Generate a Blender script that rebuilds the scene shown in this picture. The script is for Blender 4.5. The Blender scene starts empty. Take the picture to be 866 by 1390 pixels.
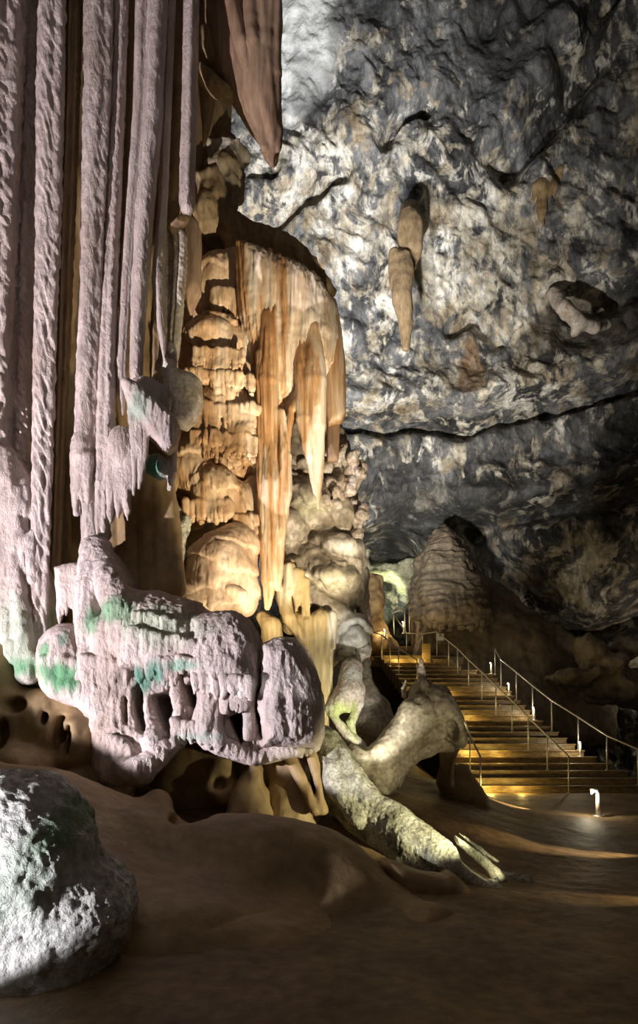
import bpy, math, random
import numpy as np
import openvdb as vdb
from mathutils import Vector

S = bpy.context.scene
COL = S.collection
F, HZ, CX, CAMZ = 900.0, 990.0, 433.0, 1.6      # focal length and horizon row for an 866x1390 frame

def P(px, py, D):
    return np.array([(px - CX) / F * D, D, CAMZ + (HZ - py) / F * D], dtype=float)

# ------------------------------------------------------------------ camera, world, lights
cam_d = bpy.data.cameras.new('camera'); cam = bpy.data.objects.new('camera', cam_d); COL.objects.link(cam)
cam.location = (0, 0, CAMZ); cam.rotation_euler = (math.pi / 2, 0, 0)
cam_d.sensor_fit = 'VERTICAL'; cam_d.sensor_height = 36; cam_d.lens = 36 * F / 1390
cam_d.shift_y = (HZ - 695) / 1390; cam_d.clip_end = 200
S.camera = cam
S.view_settings.view_transform = 'Standard'; S.view_settings.look = 'None'
S.view_settings.exposure = 0.0; S.view_settings.gamma = 1; S.view_settings.use_curve_mapping = False
S.cycles.use_denoising = True
S.cycles.max_bounces = 5; S.cycles.diffuse_bounces = 3
w = bpy.data.worlds.new('world'); S.world = w; w.use_nodes = True
w.node_tree.nodes['Background'].inputs[0].default_value = (1.0, 0.72, 0.42, 1)
w.node_tree.nodes['Background'].inputs[1].default_value = 0.045

def lamp(name, kind, loc, energy, col, target=None, size=60, blend=0.5, radius=0.08):
    d = bpy.data.lights.new(name, kind); d.energy = energy; d.color = col
    o = bpy.data.objects.new(name, d); COL.objects.link(o); o.location = loc
    d.shadow_soft_size = radius
    if kind == 'SPOT':
        d.spot_size = math.radians(size); d.spot_blend = blend
        v = Vector(target) - Vector(loc)
        o.rotation_euler = v.to_track_quat('-Z', 'Y').to_euler()
    return o
COOL = (0.96, 0.90, 1.0); WARM = (1.0, 0.84, 0.60); YEL = (1.0, 0.92, 0.58); NEUT = (1.0, 0.95, 0.86)
LAMPS = [
    ('cool_spot', 'SPOT', (-7.0, 3.6, 1.2), 4900, COOL, (-7.0 + 7.78, 3.6 + 3.14, 1.2 + 5.45), 73, 0.05, 0.05),
    ('cool_high_spot', 'SPOT', (-7.0, 3.6, 1.3), 1500, (1.0, 0.88, 0.88), (-2.9, 8.6, 8.8), 48, 0.9, 0.06),
    ('boulder_spot', 'SPOT', (-3.3, 2.1, 0.75), 850, (0.95, 0.95, 1.0), (-1.90, 4.85, 0.62), 33, 0.15, 0.04),
    ('hall_fill', 'SPOT', (1.5, -9.0, 7.5), 350, (1.0, 0.72, 0.38), (-2.2, 8.5, 6.8), 40, 1.0, 1.5),
    ('orange_spot', 'SPOT', (-1.0, 9.2, 2.7), 75, WARM, (-1.35, 10.7, 5.4), 120, 0.7, 0.06),
    ('orange_low_spot', 'SPOT', (-1.6, 9.2, 2.5), 10, WARM, (-1.5, 10.7, 3.6), 110, 0.7, 0.06),
    ('curtain_spot', 'SPOT', (1.95, 6.2, 1.0), 2600, WARM, (-0.75, 10.4, 5.3), 40, 0.7, 0.07),
    ('roof_fill', 'SPOT', (1.95, 6.2, 1.2), 2600, (1.0, .9, .74), (-1.75, 11.3, 9.6), 22, 0.8, 0.07),  # added spot without a fixture, brightens the roof rock
    ('edge_fill', 'SPOT', (0.7, 6.6, 2.4), 320, (1.0, 0.9, 0.5), (-2.02, 9.2, 7.7), 17, 0.8, 0.05),  # added narrow spot without a fixture, lifts the pale ribbed pair
    ('slit_spot', 'POINT', (-2.3, 9.85, 2.6), 14, YEL, None, 0, 0, 0.05),
    ('wall_spot', 'SPOT', (0.1, 14.0, 3.5), 18000, NEUT, (1.5, 28, 17.0), 74, 1.0, 0.3),
    ('wall_high_spot', 'SPOT', (-2.0, 15.0, 6.0), 20000, (0.97, 0.98, 1.0), (-1.4, 28, 26), 58, 1.0, 0.3),
    ('slope_spot', 'SPOT', tuple(P(750, 1150, 6.0)), 460, YEL, tuple(P(485, 1065, 8.2)), 46, 0.6, 0.03),
    ('arch_spot', 'SPOT', tuple(P(720, 1150, 7.6)), 115, (1.0, 0.86, 0.58), tuple(P(545, 985, 10.2)), 46, 0.7, 0.05),
    ('grey_spot', 'SPOT', tuple(P(525, 1045, 9.0)), 150, NEUT, tuple(P(468, 830, 11.2)), 90, 0.8, 0.05),
    ('passage_spot', 'SPOT', (3.2, 28.6, 6.4), 1500, (0.95, 1.0, 0.62), (3.0, 31.4, 7.9), 46, 0.4, 0.1),
    ('mound_spot', 'SPOT', (3.2, 23.6, 5.2), 60, (1.0, .86, .66), (5.2, 26, 7.6), 80, 0.8, 0.1),
    ('bay_spot', 'SPOT', (17, 22, 1.5), 700, WARM, (13, 28, 4), 80, 0.9, 0.2),
]
for a in LAMPS:
    lamp(*a)

# ------------------------------------------------------------------ numpy noise
rs = np.random.RandomState(7)
_perm = rs.permutation(256).astype(np.int32); _perm = np.concatenate([_perm] * 3)
_g = rs.normal(size=(256, 3)).astype(np.float32); _g /= np.linalg.norm(_g, axis=1)[:, None]
def perlin(p):
    p = np.asarray(p, dtype=np.float32)
    i = np.floor(p).astype(np.int32); f = p - i; i &= 255
    u = f * f * f * (f * (f * 6 - 15) + 10)
    out = np.zeros(len(p), dtype=np.float32)
    for dx in (0, 1):
        wx = u[:, 0] if dx else 1 - u[:, 0]
        ix = _perm[i[:, 0] + dx]
        for dy in (0, 1):
            wy = u[:, 1] if dy else 1 - u[:, 1]
            iy = _perm[ix + i[:, 1] + dy]
            for dz in (0, 1):
                wz = u[:, 2] if dz else 1 - u[:, 2]
                g = _g[_perm[iy + i[:, 2] + dz] & 255]
                out += wx * wy * wz * (g[:, 0] * (f[:, 0] - dx) + g[:, 1] * (f[:, 1] - dy) + g[:, 2] * (f[:, 2] - dz))
    return out * 1.6
def fbm(p, oct=4, gain=0.5):
    a, s, o = 1.0, 0.0, 0.0
    p = np.asarray(p, dtype=np.float32)
    for k in range(oct):
        o = o + a * perlin(p * (2.03 ** k) + 17.3 * k); s += a; a *= gain
    return o / s
def ridge(p, oct=3, gain=0.5):
    a, s, o = 1.0, 0.0, 0.0
    p = np.asarray(p, dtype=np.float32)
    for k in range(oct):
        o = o + a * (1 - 2 * np.abs(perlin(p * (2.03 ** k) + 9.1 * k))); s += a; a *= gain
    return o / s
def cells(p):                                   # worley F1
    p = np.asarray(p, dtype=np.float32); i = np.floor(p).astype(np.int32); f = p - i
    best = np.full(len(p), 9.0, dtype=np.float32)
    for dx in (-1, 0, 1):
        for dy in (-1, 0, 1):
            for dz in (-1, 0, 1):
                h = _perm[_perm[_perm[(i[:, 0] + dx) & 255] + ((i[:, 1] + dy) & 255)] + ((i[:, 2] + dz) & 255)]
                o = _g[h & 255] * 0.5 + 0.5
                d = ((np.array([dx, dy, dz]) + o - f) ** 2).sum(1)
                best = np.minimum(best, d)
    return np.sqrt(best)
V3 = lambda p, a, b, c, o=0.0: np.stack([p[:, 0] * a + o, p[:, 1] * b + o * 1.7, p[:, 2] * c + o * 0.6], 1)
def smooth(a, b, x):
    t = np.clip((x - a) / (b - a), 0, 1); return t * t * (3 - 2 * t)

# ------------------------------------------------------------------ materials
def nd(nt, t, **kw):
    n = nt.nodes.new(t)
    for k, v in kw.items():
        if k.startswith('i_'): n.inputs[int(k[2:])].default_value = v
        else: setattr(n, k, v)
    return n
def ramp(nt, stops):
    r = nt.nodes.new('ShaderNodeValToRGB'); e = r.color_ramp.elements
    while len(e) > 1: e.remove(e[0])
    for k, (p, c) in enumerate(stops):
        el = e[0] if k == 0 else e.new(p)
        el.position = p; el.color = (*c, 1)
    return r
def rock(name, stops, stretch=(1, 1, 0.3), scale=1.6, bump=0.5, fine=22.0, rough=0.62, mott=0.35, distort=0.6, fine_st=(1, 1, 0.6), bdist=0.03, spec=0.4, coat=0.0, marks=None, sss=0.0):
    m = bpy.data.materials.new(name); m.use_nodes = True; nt = m.node_tree; L = nt.links
    b = nt.nodes['Principled BSDF']
    tc = nd(nt, 'ShaderNodeTexCoord')
    mp = nd(nt, 'ShaderNodeMapping'); mp.inputs['Scale'].default_value = stretch
    L.new(tc.outputs['Object'], mp.inputs[0])
    n1 = nd(nt, 'ShaderNodeTexNoise'); n1.inputs['Scale'].default_value = scale; n1.inputs['Detail'].default_value = 8; n1.inputs['Distortion'].default_value = distort; n1.inputs['Roughness'].default_value = 0.6
    L.new(mp.outputs[0], n1.inputs['Vector'])
    r1 = ramp(nt, stops); L.new(n1.outputs[0], r1.inputs[0])
    n2 = nd(nt, 'ShaderNodeTexNoise'); n2.inputs['Scale'].default_value = scale * 7; n2.inputs['Detail'].default_value = 6
    L.new(mp.outputs[0], n2.inputs['Vector'])
    r2 = ramp(nt, [(0.3, (1 - mott,) * 3), (0.7, (1 + mott * 0.3,) * 3)]); L.new(n2.outputs[0], r2.inputs[0])
    mx = nd(nt, 'ShaderNodeMix', data_type='RGBA', blend_type='MULTIPLY'); mx.inputs[0].default_value = 1
    at = nd(nt, 'ShaderNodeAttribute', attribute_name='stain')
    mx2 = nd(nt, 'ShaderNodeMix', data_type='RGBA'); L.new(at.outputs['Alpha'], mx2.inputs[0]); L.new(r1.outputs[0], mx2.inputs[6]); L.new(at.outputs['Color'], mx2.inputs[7])
    L.new(mx2.outputs[2], mx.inputs[6]); L.new(r2.outputs[0], mx.inputs[7])
    L.new(mx.outputs[2], b.inputs['Base Color'])
    b.inputs['Roughness'].default_value = rough; b.inputs['Specular IOR Level'].default_value = spec
    b.inputs['Coat Weight'].default_value = coat; b.inputs['Coat Roughness'].default_value = 0.35
    mf = nd(nt, 'ShaderNodeMapping'); mf.inputs['Scale'].default_value = fine_st; L.new(tc.outputs['Object'], mf.inputs[0])
    n3 = nd(nt, 'ShaderNodeTexNoise'); n3.inputs['Scale'].default_value = fine; n3.inputs['Detail'].default_value = 5; n3.inputs['Roughness'].default_value = 0.65
    L.new(mf.outputs[0], n3.inputs['Vector'])
    bp = nd(nt, 'ShaderNodeBump'); bp.inputs['Strength'].default_value = bump; bp.inputs['Distance'].default_value = bdist
    L.new(n3.outputs[0], bp.inputs['Height']); L.new(bp.outputs[0], b.inputs['Normal'])
    return m
M = {}
M['lilac'] = rock('pale_dripstone', [(0.25, (0.40, 0.30, 0.24)), (0.5, (0.56, 0.46, 0.41)), (0.75, (0.66, 0.58, 0.54))], scale=1.3, bump=0.85, bdist=0.035, fine=34)
M['olive'] = rock('olive_dripstone', [(0.3, (0.20, 0.13, 0.06)), (0.6, (0.36, 0.25, 0.13)), (0.8, (0.5, 0.4, 0.25))], scale=2, bump=0.5)
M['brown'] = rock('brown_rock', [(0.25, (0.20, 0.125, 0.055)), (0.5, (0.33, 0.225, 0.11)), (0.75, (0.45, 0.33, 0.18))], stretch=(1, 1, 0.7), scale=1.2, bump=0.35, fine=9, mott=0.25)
M['boulder'] = rock('pitted_boulder', [(0.25, (0.34, 0.32, 0.30)), (0.45, (0.60, 0.58, 0.55)), (0.7, (0.82, 0.80, 0.77))], stretch=(1, 1, 1), scale=2.4, bump=0.9, fine=28, mott=0.5, bdist=0.05, fine_st=(1, 1, 1))
M['orange'] = rock('orange_flowstone', [(0.30, (0.34, 0.18, 0.075)), (0.45, (0.54, 0.33, 0.165)), (0.56, (0.68, 0.48, 0.29)), (0.72, (0.80, 0.66, 0.48))], stretch=(1, 1, 0.16), scale=2.6, bump=0.4, fine=22, fine_st=(1, 1, 0.15), mott=0.3, rough=0.45)
M['peach'] = rock('peach_flowstone', [(0.3, (0.50, 0.33, 0.20)), (0.5, (0.68, 0.49, 0.33)), (0.75, (0.82, 0.68, 0.52))], stretch=(1, 1, 0.5), scale=2.6, bump=0.4, fine=20, fine_st=(1, 1, 0.3), mott=0.3, rough=0.5)
M['drape'] = rock('orange_drapery', [(0.36, (0.33, 0.16, 0.06)), (0.45, (0.50, 0.27, 0.11)), (0.52, (0.64, 0.45, 0.27)), (0.62, (0.76, 0.64, 0.48))], stretch=(1, 1, 0.08), scale=3.2, bump=0.35, fine=20, fine_st=(1, 1, 0.08), mott=0.25, rough=0.4)
M['russet'] = rock('russet_drapery', [(0.3, (0.24, 0.14, 0.08)), (0.6, (0.36, 0.24, 0.15)), (0.8, (0.46, 0.34, 0.25))], stretch=(1, 1, 0.12), scale=2.2, bump=0.3, fine=20, fine_st=(1, 1, 0.15))
M['greyflow'] = rock('grey_flowstone', [(0.3, (0.20, 0.16, 0.12)), (0.5, (0.40, 0.34, 0.26)), (0.62, (0.58, 0.52, 0.42)), (0.8, (0.74, 0.71, 0.62))], stretch=(1, 1, 0.7), scale=1.8, bump=0.6, fine=14, mott=0.4, rough=0.38, coat=0.2)
M['gold'] = rock('golden_flowstone', [(0.3, (0.33, 0.22, 0.09)), (0.55, (0.55, 0.42, 0.2)), (0.8, (0.74, 0.66, 0.45))], stretch=(1, 1, 0.15), scale=2.5, bump=0.4, fine=18, fine_st=(1, 1, 0.2))
M['slope'] = rock('pitted_slope', [(0.30, (0.10, 0.09, 0.05)), (0.42, (0.34, 0.33, 0.24)), (0.55, (0.58, 0.56, 0.44)), (0.8, (0.74, 0.72, 0.60))], stretch=(1, 1, 1), scale=5.0, bump=0.8, fine=26, mott=0.55, fine_st=(1, 1, 1), bdist=0.035)
M['arch'] = rock('smooth_arch_rock', [(0.3, (0.17, 0.13, 0.08)), (0.48, (0.36, 0.31, 0.21)), (0.68, (0.56, 0.51, 0.38))], stretch=(1, 1, 1), scale=2.4, bump=0.5, fine=12, mott=0.5, fine_st=(1, 1, 1), rough=0.5)
M['coral'] = rock('coral_rock', [(0.3, (0.34, 0.24, 0.16)), (0.5, (0.60, 0.52, 0.44)), (0.75, (0.80, 0.77, 0.72))], stretch=(1, 1, 1), scale=4, bump=0.7, fine=16, mott=0.4)
M['floor'] = rock('trodden_floor', [(0.3, (0.14, 0.09, 0.045)), (0.6, (0.24, 0.16, 0.08)), (0.8, (0.32, 0.22, 0.12))], stretch=(1, 1, 1), scale=1.2, bump=0.5, fine=7, mott=0.4, rough=0.6, spec=0.2, fine_st=(1, 1, 1))
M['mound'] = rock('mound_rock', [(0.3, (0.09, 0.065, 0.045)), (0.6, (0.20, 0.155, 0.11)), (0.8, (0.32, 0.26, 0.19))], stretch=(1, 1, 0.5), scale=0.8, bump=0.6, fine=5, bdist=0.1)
M['passage'] = rock('passage_rock', [(0.3, (0.35, 0.36, 0.25)), (0.6, (0.6, 0.6, 0.42)), (0.8, (0.75, 0.75, 0.6))], stretch=(1, 1, 1), scale=1.2, bump=0.7, fine=4, bdist=0.1)
M['wood'] = rock('worn_timber', [(0.3, (0.16, 0.11, 0.055)), (0.55, (0.34, 0.24, 0.12)), (0.8, (0.50, 0.37, 0.20))], stretch=(0.35, 1, 2), scale=3, bump=0.4, fine=12, mott=0.6, rough=0.4, fine_st=(0.3, 1, 1), bdist=0.01)
def metal(name, c, r=0.35):
    m = bpy.data.materials.new(name); m.use_nodes = True; nt = m.node_tree; b = nt.nodes['Principled BSDF']
    n = nd(nt, 'ShaderNodeTexNoise'); n.inputs['Scale'].default_value = 30
    rr = ramp(nt, [(0.3, tuple(x * 0.8 for x in c)), (0.7, c)]); nt.links.new(n.outputs[0], rr.inputs[0]); nt.links.new(rr.outputs[0], b.inputs['Base Color'])
    b.inputs['Metallic'].default_value = 0.35; b.inputs['Roughness'].default_value = r
    return m
M['steel'] = metal('brushed_steel', (0.62, 0.6, 0.56), 0.38)
M['darkmetal'] = metal('dark_metal', (0.12, 0.12, 0.12), 0.5)
def plain(name, c, r=0.5):
    m = bpy.data.materials.new(name); m.use_nodes = True; nt = m.node_tree; b = nt.nodes['Principled BSDF']
    n = nd(nt, 'ShaderNodeTexNoise'); n.inputs['Scale'].default_value = 12
    rr = ramp(nt, [(0.3, tuple(x * 0.9 for x in c)), (0.7, c)]); nt.links.new(n.outputs[0], rr.inputs[0]); nt.links.new(rr.outputs[0], b.inputs['Base Color'])
    b.inputs['Roughness'].default_value = r
    return m
M['plate'] = plain('white_plate', (0.8, 0.8, 0.78)); M['ink'] = plain('dark_ink', (0.03, 0.03, 0.03))
def glow(name, c, s):
    m = bpy.data.materials.new(name); m.use_nodes = True; b = m.node_tree.nodes['Principled BSDF']
    b.inputs['Base Color'].default_value = (*c, 1); b.inputs['Emission Color'].default_value = (*c, 1); b.inputs['Emission Strength'].default_value = s
    return m
M['bulb'] = glow('lit_bulb', (1.0, 0.9, 0.7), 9)

def wallmat():
    m = bpy.data.materials.new('marbled_limestone'); m.use_nodes = True; nt = m.node_tree; L = nt.links; b = nt.nodes['Principled BSDF']
    tc = nd(nt, 'ShaderNodeTexCoord')
    def mapn(rot, sc):
        n = nd(nt, 'ShaderNodeMapping'); n.inputs['Rotation'].default_value = (0, math.radians(rot), 0); n.inputs['Scale'].default_value = sc
        L.new(tc.outputs['Object'], n.inputs[0]); return n
    def noise(mp, s, det=9, dist=0.4, rg=0.6):
        n = nd(nt, 'ShaderNodeTexNoise'); n.inputs['Scale'].default_value = s; n.inputs['Detail'].default_value = det; n.inputs['Distortion'].default_value = dist; n.inputs['Roughness'].default_value = rg
        L.new(mp.outputs[0], n.inputs['Vector']); return n
    def mixc(f, x, y, bt='MIX'):
        n = nd(nt, 'ShaderNodeMix', data_type='RGBA', blend_type=bt)
        if isinstance(f, float): n.inputs[0].default_value = f
        else: L.new(f, n.inputs[0])
        L.new(x, n.inputs[6]); L.new(y, n.inputs[7]); return n.outputs[2]
    vert = mapn(14, (1, 1, 0.35)); iso = mapn(20, (1, 1, 0.75))
    n1 = noise(vert, 0.55, 8, 0.8); base = ramp(nt, [(0.33, (0.028, 0.027, 0.026)), (0.45, (0.075, 0.075, 0.077)), (0.54, (0.15, 0.153, 0.16)), (0.68, (0.27, 0.27, 0.275))]); L.new(n1.outputs[0], base.inputs[0])
    n4 = noise(iso, 0.9, 8, 0.3); tan = ramp(nt, [(0.34, (0.20, 0.15, 0.095)), (0.44, (0.38, 0.33, 0.25)), (0.52, (0.56, 0.52, 0.44)), (0.62, (0.74, 0.72, 0.68))]); L.new(n4.outputs[0], tan.inputs[0])
    n2 = noise(iso, 1.1, 11, 0.9, 0.66); n2b = noise(vert, 2.2, 9, 0.5, 0.6)
    dn = nd(nt, 'ShaderNodeAttribute', attribute_name='patch')
    ad = nd(nt, 'ShaderNodeMath', operation='ADD'); L.new(n2.outputs[0], ad.inputs[0]); L.new(dn.outputs['Fac'], ad.inputs[1])
    ad2 = nd(nt, 'ShaderNodeMath', operation='MULTIPLY_ADD'); L.new(n2b.outputs[0], ad2.inputs[0]); ad2.inputs[1].default_value = 0.45; L.new(ad.outputs[0], ad2.inputs[2])
    pf = ramp(nt, [(0.0, (0, 0, 0)), (1.0, (1, 1, 1))])
    mr = nd(nt, 'ShaderNodeMapRange'); mr.inputs[1].default_value = 0.725; mr.inputs[2].default_value = 0.82; L.new(ad2.outputs[0], mr.inputs[0])
    col = mixc(mr.outputs[0], base.outputs[0], tan.outputs[0])
    n5 = noise(vert, 4.5, 8, 0.3, 0.65); sp = ramp(nt, [(0.36, (0.45, 0.45, 0.46)), (0.5, (0.95, 0.95, 0.95)), (0.62, (1.35, 1.3, 1.2))]); L.new(n5.outputs[0], sp.inputs[0])
    col = mixc(0.85, col, sp.outputs[0], 'MULTIPLY')
    at = nd(nt, 'ShaderNodeAttribute', attribute_name='stain')
    col = mixc(at.outputs['Alpha'], col, at.outputs['Color'])
    L.new(col, b.inputs['Base Color'])
    b.inputs['Roughness'].default_value = 0.5; b.inputs['Specular IOR Level'].default_value = 0.4
    n3 = noise(iso, 1.5, 10, 0.2, 0.62)
    bp = nd(nt, 'ShaderNodeBump'); bp.inputs['Strength'].default_value = 0.75; bp.inputs['Distance'].default_value = 0.3
    L.new(n3.outputs[0], bp.inputs['Height']); L.new(bp.outputs[0], b.inputs['Normal'])
    return m
M['wall'] = wallmat()

# ------------------------------------------------------------------ mesh helpers
def tag(o, label=None, cat=None, group=None, kind=None):
    if label: o['label'] = label
    if cat: o['category'] = cat
    if group: o['group'] = group
    if kind: o['kind'] = kind
    return o
def link_mesh(name, verts, faces, mat, parent=None, origin=None, stain=None, flat=False):
    verts = np.asarray(verts, dtype=np.float64)
    if origin is None:
        lo, hi = verts.min(0), verts.max(0); origin = np.array([(lo[0] + hi[0]) / 2, (lo[1] + hi[1]) / 2, lo[2]])
    origin = np.asarray(origin, float)
    me = bpy.data.meshes.new(name)
    faces = np.asarray(faces, dtype=np.int32); nf, k = faces.shape
    me.vertices.add(len(verts)); me.vertices.foreach_set('co', (verts - origin).astype(np.float32).ravel())
    me.loops.add(nf * k); me.loops.foreach_set('vertex_index', faces.ravel())
    me.polygons.add(nf); me.polygons.foreach_set('loop_start', np.arange(0, nf * k, k, dtype=np.int32))
    me.update(calc_edges=True)
    me.polygons.foreach_set('use_smooth', np.full(nf, not flat))
    if stain is None and not flat: stain = np.zeros((len(verts), 4))
    if flat: stain = np.zeros((len(verts), 4))
    if stain is not None:
        ca = me.color_attributes.new('stain', 'FLOAT_COLOR', 'POINT'); ca.data.foreach_set('color', stain.astype(np.float32).ravel())
    me.materials.append(mat); me.validate()
    o = bpy.data.objects.new(name, me); COL.objects.link(o)
    if parent is not None:
        o.parent = parent; o.location = Vector(origin) - Vector(parent['_org'])
    else:
        o.location = origin
    o['_org'] = [float(x) for x in origin]
    return o
def empty(name, loc):
    o = bpy.data.objects.new(name, None); COL.objects.link(o); o.location = loc; o['_org'] = [float(x) for x in loc]; o.empty_display_size = 0.1
    return o
def vnormals(v, q):
    fn = np.cross(v[q[:, 2]] - v[q[:, 0]], v[q[:, 3]] - v[q[:, 1]])
    n = np.stack([np.bincount(q.ravel(), weights=np.repeat(fn[:, c], 4), minlength=len(v)) for c in range(3)], 1)
    return (n / (np.linalg.norm(n, axis=1)[:, None] + 1e-12)).astype(np.float32)

# ------------------------------------------------------------------ implicit sculpting
# primitives: each returns (bbox lo, hi, function(X,Y,Z grids)->distance); op '+' or '-'
def cone(a, b, ra, rb, sy=1.0, k=0.08, op='+'):
    a = np.asarray(a, float); b = np.asarray(b, float); R = max(ra, rb)
    lo = np.minimum(a, b) - [R, R * sy, R]; hi = np.maximum(a, b) + [R, R * sy, R]
    def f(X, Y, Z):
        ab = b - a; ab2 = (ab[0]) ** 2 + (ab[1] / sy) ** 2 + ab[2] ** 2 + 1e-9
        px, py, pz = X - a[0], (Y - a[1]) / sy, Z - a[2]
        t = np.clip((px * ab[0] + py * ab[1] / sy + pz * ab[2]) / ab2, 0, 1)
        return np.sqrt((px - t * ab[0]) ** 2 + (py - t * ab[1] / sy) ** 2 + (pz - t * ab[2]) ** 2) - (ra + (rb - ra) * t)
    return (lo, hi, f, k, op)
def tube(pts, sy=1.0, k=0.08, op='+'):          # pts: (px,py,D,r_px)
    out = []
    q = [(P(a, b, c), r / F * c) for a, b, c, r in pts]
    for (a, ra), (b, rb) in zip(q[:-1], q[1:]): out.append(cone(a, b, ra, rb, sy, k if not out else 0.02, op))
    return out
def ball(px, py, D, rx, rz, ry=None, k=0.1, op='+', rot=0.0):     # radii in px, ry in metres
    c = P(px, py, D); rx = rx / F * D; rz = rz / F * D; ry = rx if ry is None else ry
    R = max(rx, rz); m = min(rx, rz, ry); cs, sn = math.cos(rot), math.sin(rot)
    def f(X, Y, Z):
        dx, dz = X - c[0], Z - c[2]
        u, v = dx * cs + dz * sn, -dx * sn + dz * cs
        k1 = np.sqrt((u / rx) ** 2 + ((Y - c[1]) / ry) ** 2 + (v / rz) ** 2)
        k2 = np.sqrt((u / rx ** 2) ** 2 + ((Y - c[1]) / ry ** 2) ** 2 + (v / rz ** 2) ** 2) + 1e-6
        return k1 * (k1 - 1) / k2
    return [(c - [R, ry, R], c + [R, ry, R], f, k, op)]
def poly(pts, D, T, wpx=20, slope=(0, 0), k=0.06, op='+', flat=0.3):   # silhouette in px, T half thickness (m), rounded over wpx
    q = np.array([P(a, b, D)[[0, 2]] for a, b in pts]); wm = wpx / F * D
    cx, cz = q.mean(0)
    ext = abs(slope[0]) * np.ptp(q[:, 0]) + abs(slope[1]) * np.ptp(q[:, 1])
    lo = np.array([q[:, 0].min(), D - T - ext, q[:, 1].min()]); hi = np.array([q[:, 0].max(), D + T + ext, q[:, 1].max()])
    def f(X, Y, Z):
        x, z = X[:, :1, :], Z[:, :1, :]
        d = np.full(np.broadcast(x, z).shape, 1e9); s = np.ones_like(d)
        n = len(q)
        for i in range(n):
            a, b = q[i], q[i - 1]; e = b - a; wx, wz = x - a[0], z - a[1]
            t = np.clip((wx * e[0] + wz * e[1]) / (e @ e + 1e-12), 0, 1)
            d = np.minimum(d, (wx - e[0] * t) ** 2 + (wz - e[1] * t) ** 2)
            c1, c2, c3 = z >= a[1], z < b[1], e[0] * wz > e[1] * wx
            flip = (c1 & c2 & c3) | (~c1 & ~c2 & ~c3); s = np.where(flip, -s, s)
        d2 = s * np.sqrt(d)
        t = np.clip(-d2 / wm, 0, 1); h = T * (flat + (1 - flat) * np.sqrt(1 - (1 - t) ** 2))
        yc = D + slope[0] * (x - cx) + slope[1] * (z - cz)
        dy = np.abs(Y - yc) - h
        o = np.maximum(d2, dy)
        return np.where((d2 > 0) & (dy > 0), np.sqrt(np.maximum(d2, 0) ** 2 + np.maximum(dy, 0) ** 2), o)
    return [(lo, hi, f, k, op)]
def drips(x0, y0, x1, y1, D, n, ln, r, rnd, sy=1.0, D1=None, k=0.05):     # a fringe of small stalactites along a line
    R = random.Random(rnd); out = []; D1 = D if D1 is None else D1
    for i in range(n):
        t = (i + 0.5 + R.uniform(-.3, .3)) / n; x = x0 + (x1 - x0) * t; y = y0 + (y1 - y0) * t; d = D + (D1 - D) * t
        l = ln * R.uniform(0.45, 1.15); rr = r * R.uniform(0.7, 1.15); dx = R.uniform(-.04, .04) * l
        out += tube([(x, y - rr * 2, d, rr * 1.3), (x + dx * .5, y + l * .5, d, rr * 0.75), (x + dx, y + l, d, 0.6)], sy, k)
    return out
def mesh_vol(prims, h):
    lo = np.min([p[0] for p in prims if p[4] == '+'], 0) - 0.2; hi = np.max([p[1] for p in prims if p[4] == '+'], 0) + 0.2
    n = np.ceil((hi - lo) / h).astype(int) + 1
    B = 4 * h; G = np.full(n, 0.35, dtype=np.float32)
    ax = [lo[i] + h * np.arange(n[i]) for i in range(3)]
    for a, b, f, k, op in prims:
        pad = max(B, k * 1.2) + 2 * h
        i0 = np.clip(np.floor((a - pad - lo) / h).astype(int), 0, n - 1); i1 = np.clip(np.ceil((b + pad - lo) / h).astype(int) + 1, 1, n)
        if (i1 <= i0).any(): continue
        X, Y, Z = np.meshgrid(*[ax[i][i0[i]:i1[i]] for i in range(3)], indexing='ij', sparse=True)
        sl = tuple(slice(i0[i], i1[i]) for i in range(3))
        d = f(X, Y, Z).astype(np.float32); d = np.broadcast_to(d, G[sl].shape)
        g = G[sl]
        if op == '+':
            hh = np.clip(0.5 + 0.5 * (g - d) / k, 0, 1); G[sl] = g * (1 - hh) + d * hh - k * hh * (1 - hh)
        else:
            hh = np.clip(0.5 - 0.5 * (g + d) / k, 0, 1); G[sl] = g * (1 - hh) - d * hh + k * hh * (1 - hh)
    G[0] = G[-1] = 0.35; G[:, 0] = G[:, -1] = 0.35; G[:, :, 0] = G[:, :, -1] = 0.35
    gr = vdb.FloatGrid(background=float(B)); gr.copyFromArray(np.clip(G, -B, B))
    v, q = gr.convertToQuads(0.0)[:2]
    q = q.astype(np.int64); v = v.astype(np.float64)
    v = v * h + lo
    # make sure the normals point out
    n_ = vnormals(v, q); c = v[::97]; 
    if ((v - v.mean(0)) * n_).sum() < 0: q = q[:, ::-1]
    return v, q
def mass(name, prims, h, mat, disp=None, stain=None, parent=None, label=None, cat=None, group=None, relax=1, origin=None):
    v, q = mesh_vol(prims, h)
    for _ in range(relax):                       # light smoothing of voxel steps
        s = np.zeros_like(v); c = np.zeros(len(v))
        for a, b in ((0, 1), (1, 2), (2, 3), (3, 0)):
            for i, j in ((a, b), (b, a)):
                for x in range(3): s[:, x] += np.bincount(q[:, i], weights=v[q[:, j], x], minlength=len(v))
                c += np.bincount(q[:, i], minlength=len(v))
        v = v * 0.4 + (s / np.maximum(c, 1)[:, None]) * 0.6
    if disp is not None:
        n = vnormals(v, q)
        for dfn in (disp if isinstance(disp, (list, tuple)) else [disp]):
            v = v + n * dfn(v.astype(np.float32), n)[:, None]; n = vnormals(v, q)
    st = None
    if stain is not None: st = stain(v.astype(np.float32), vnormals(v, q))
    o = link_mesh(name, v, q, mat, parent, origin, st)
    if label: tag(o, label, cat, group)
    return o

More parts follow.
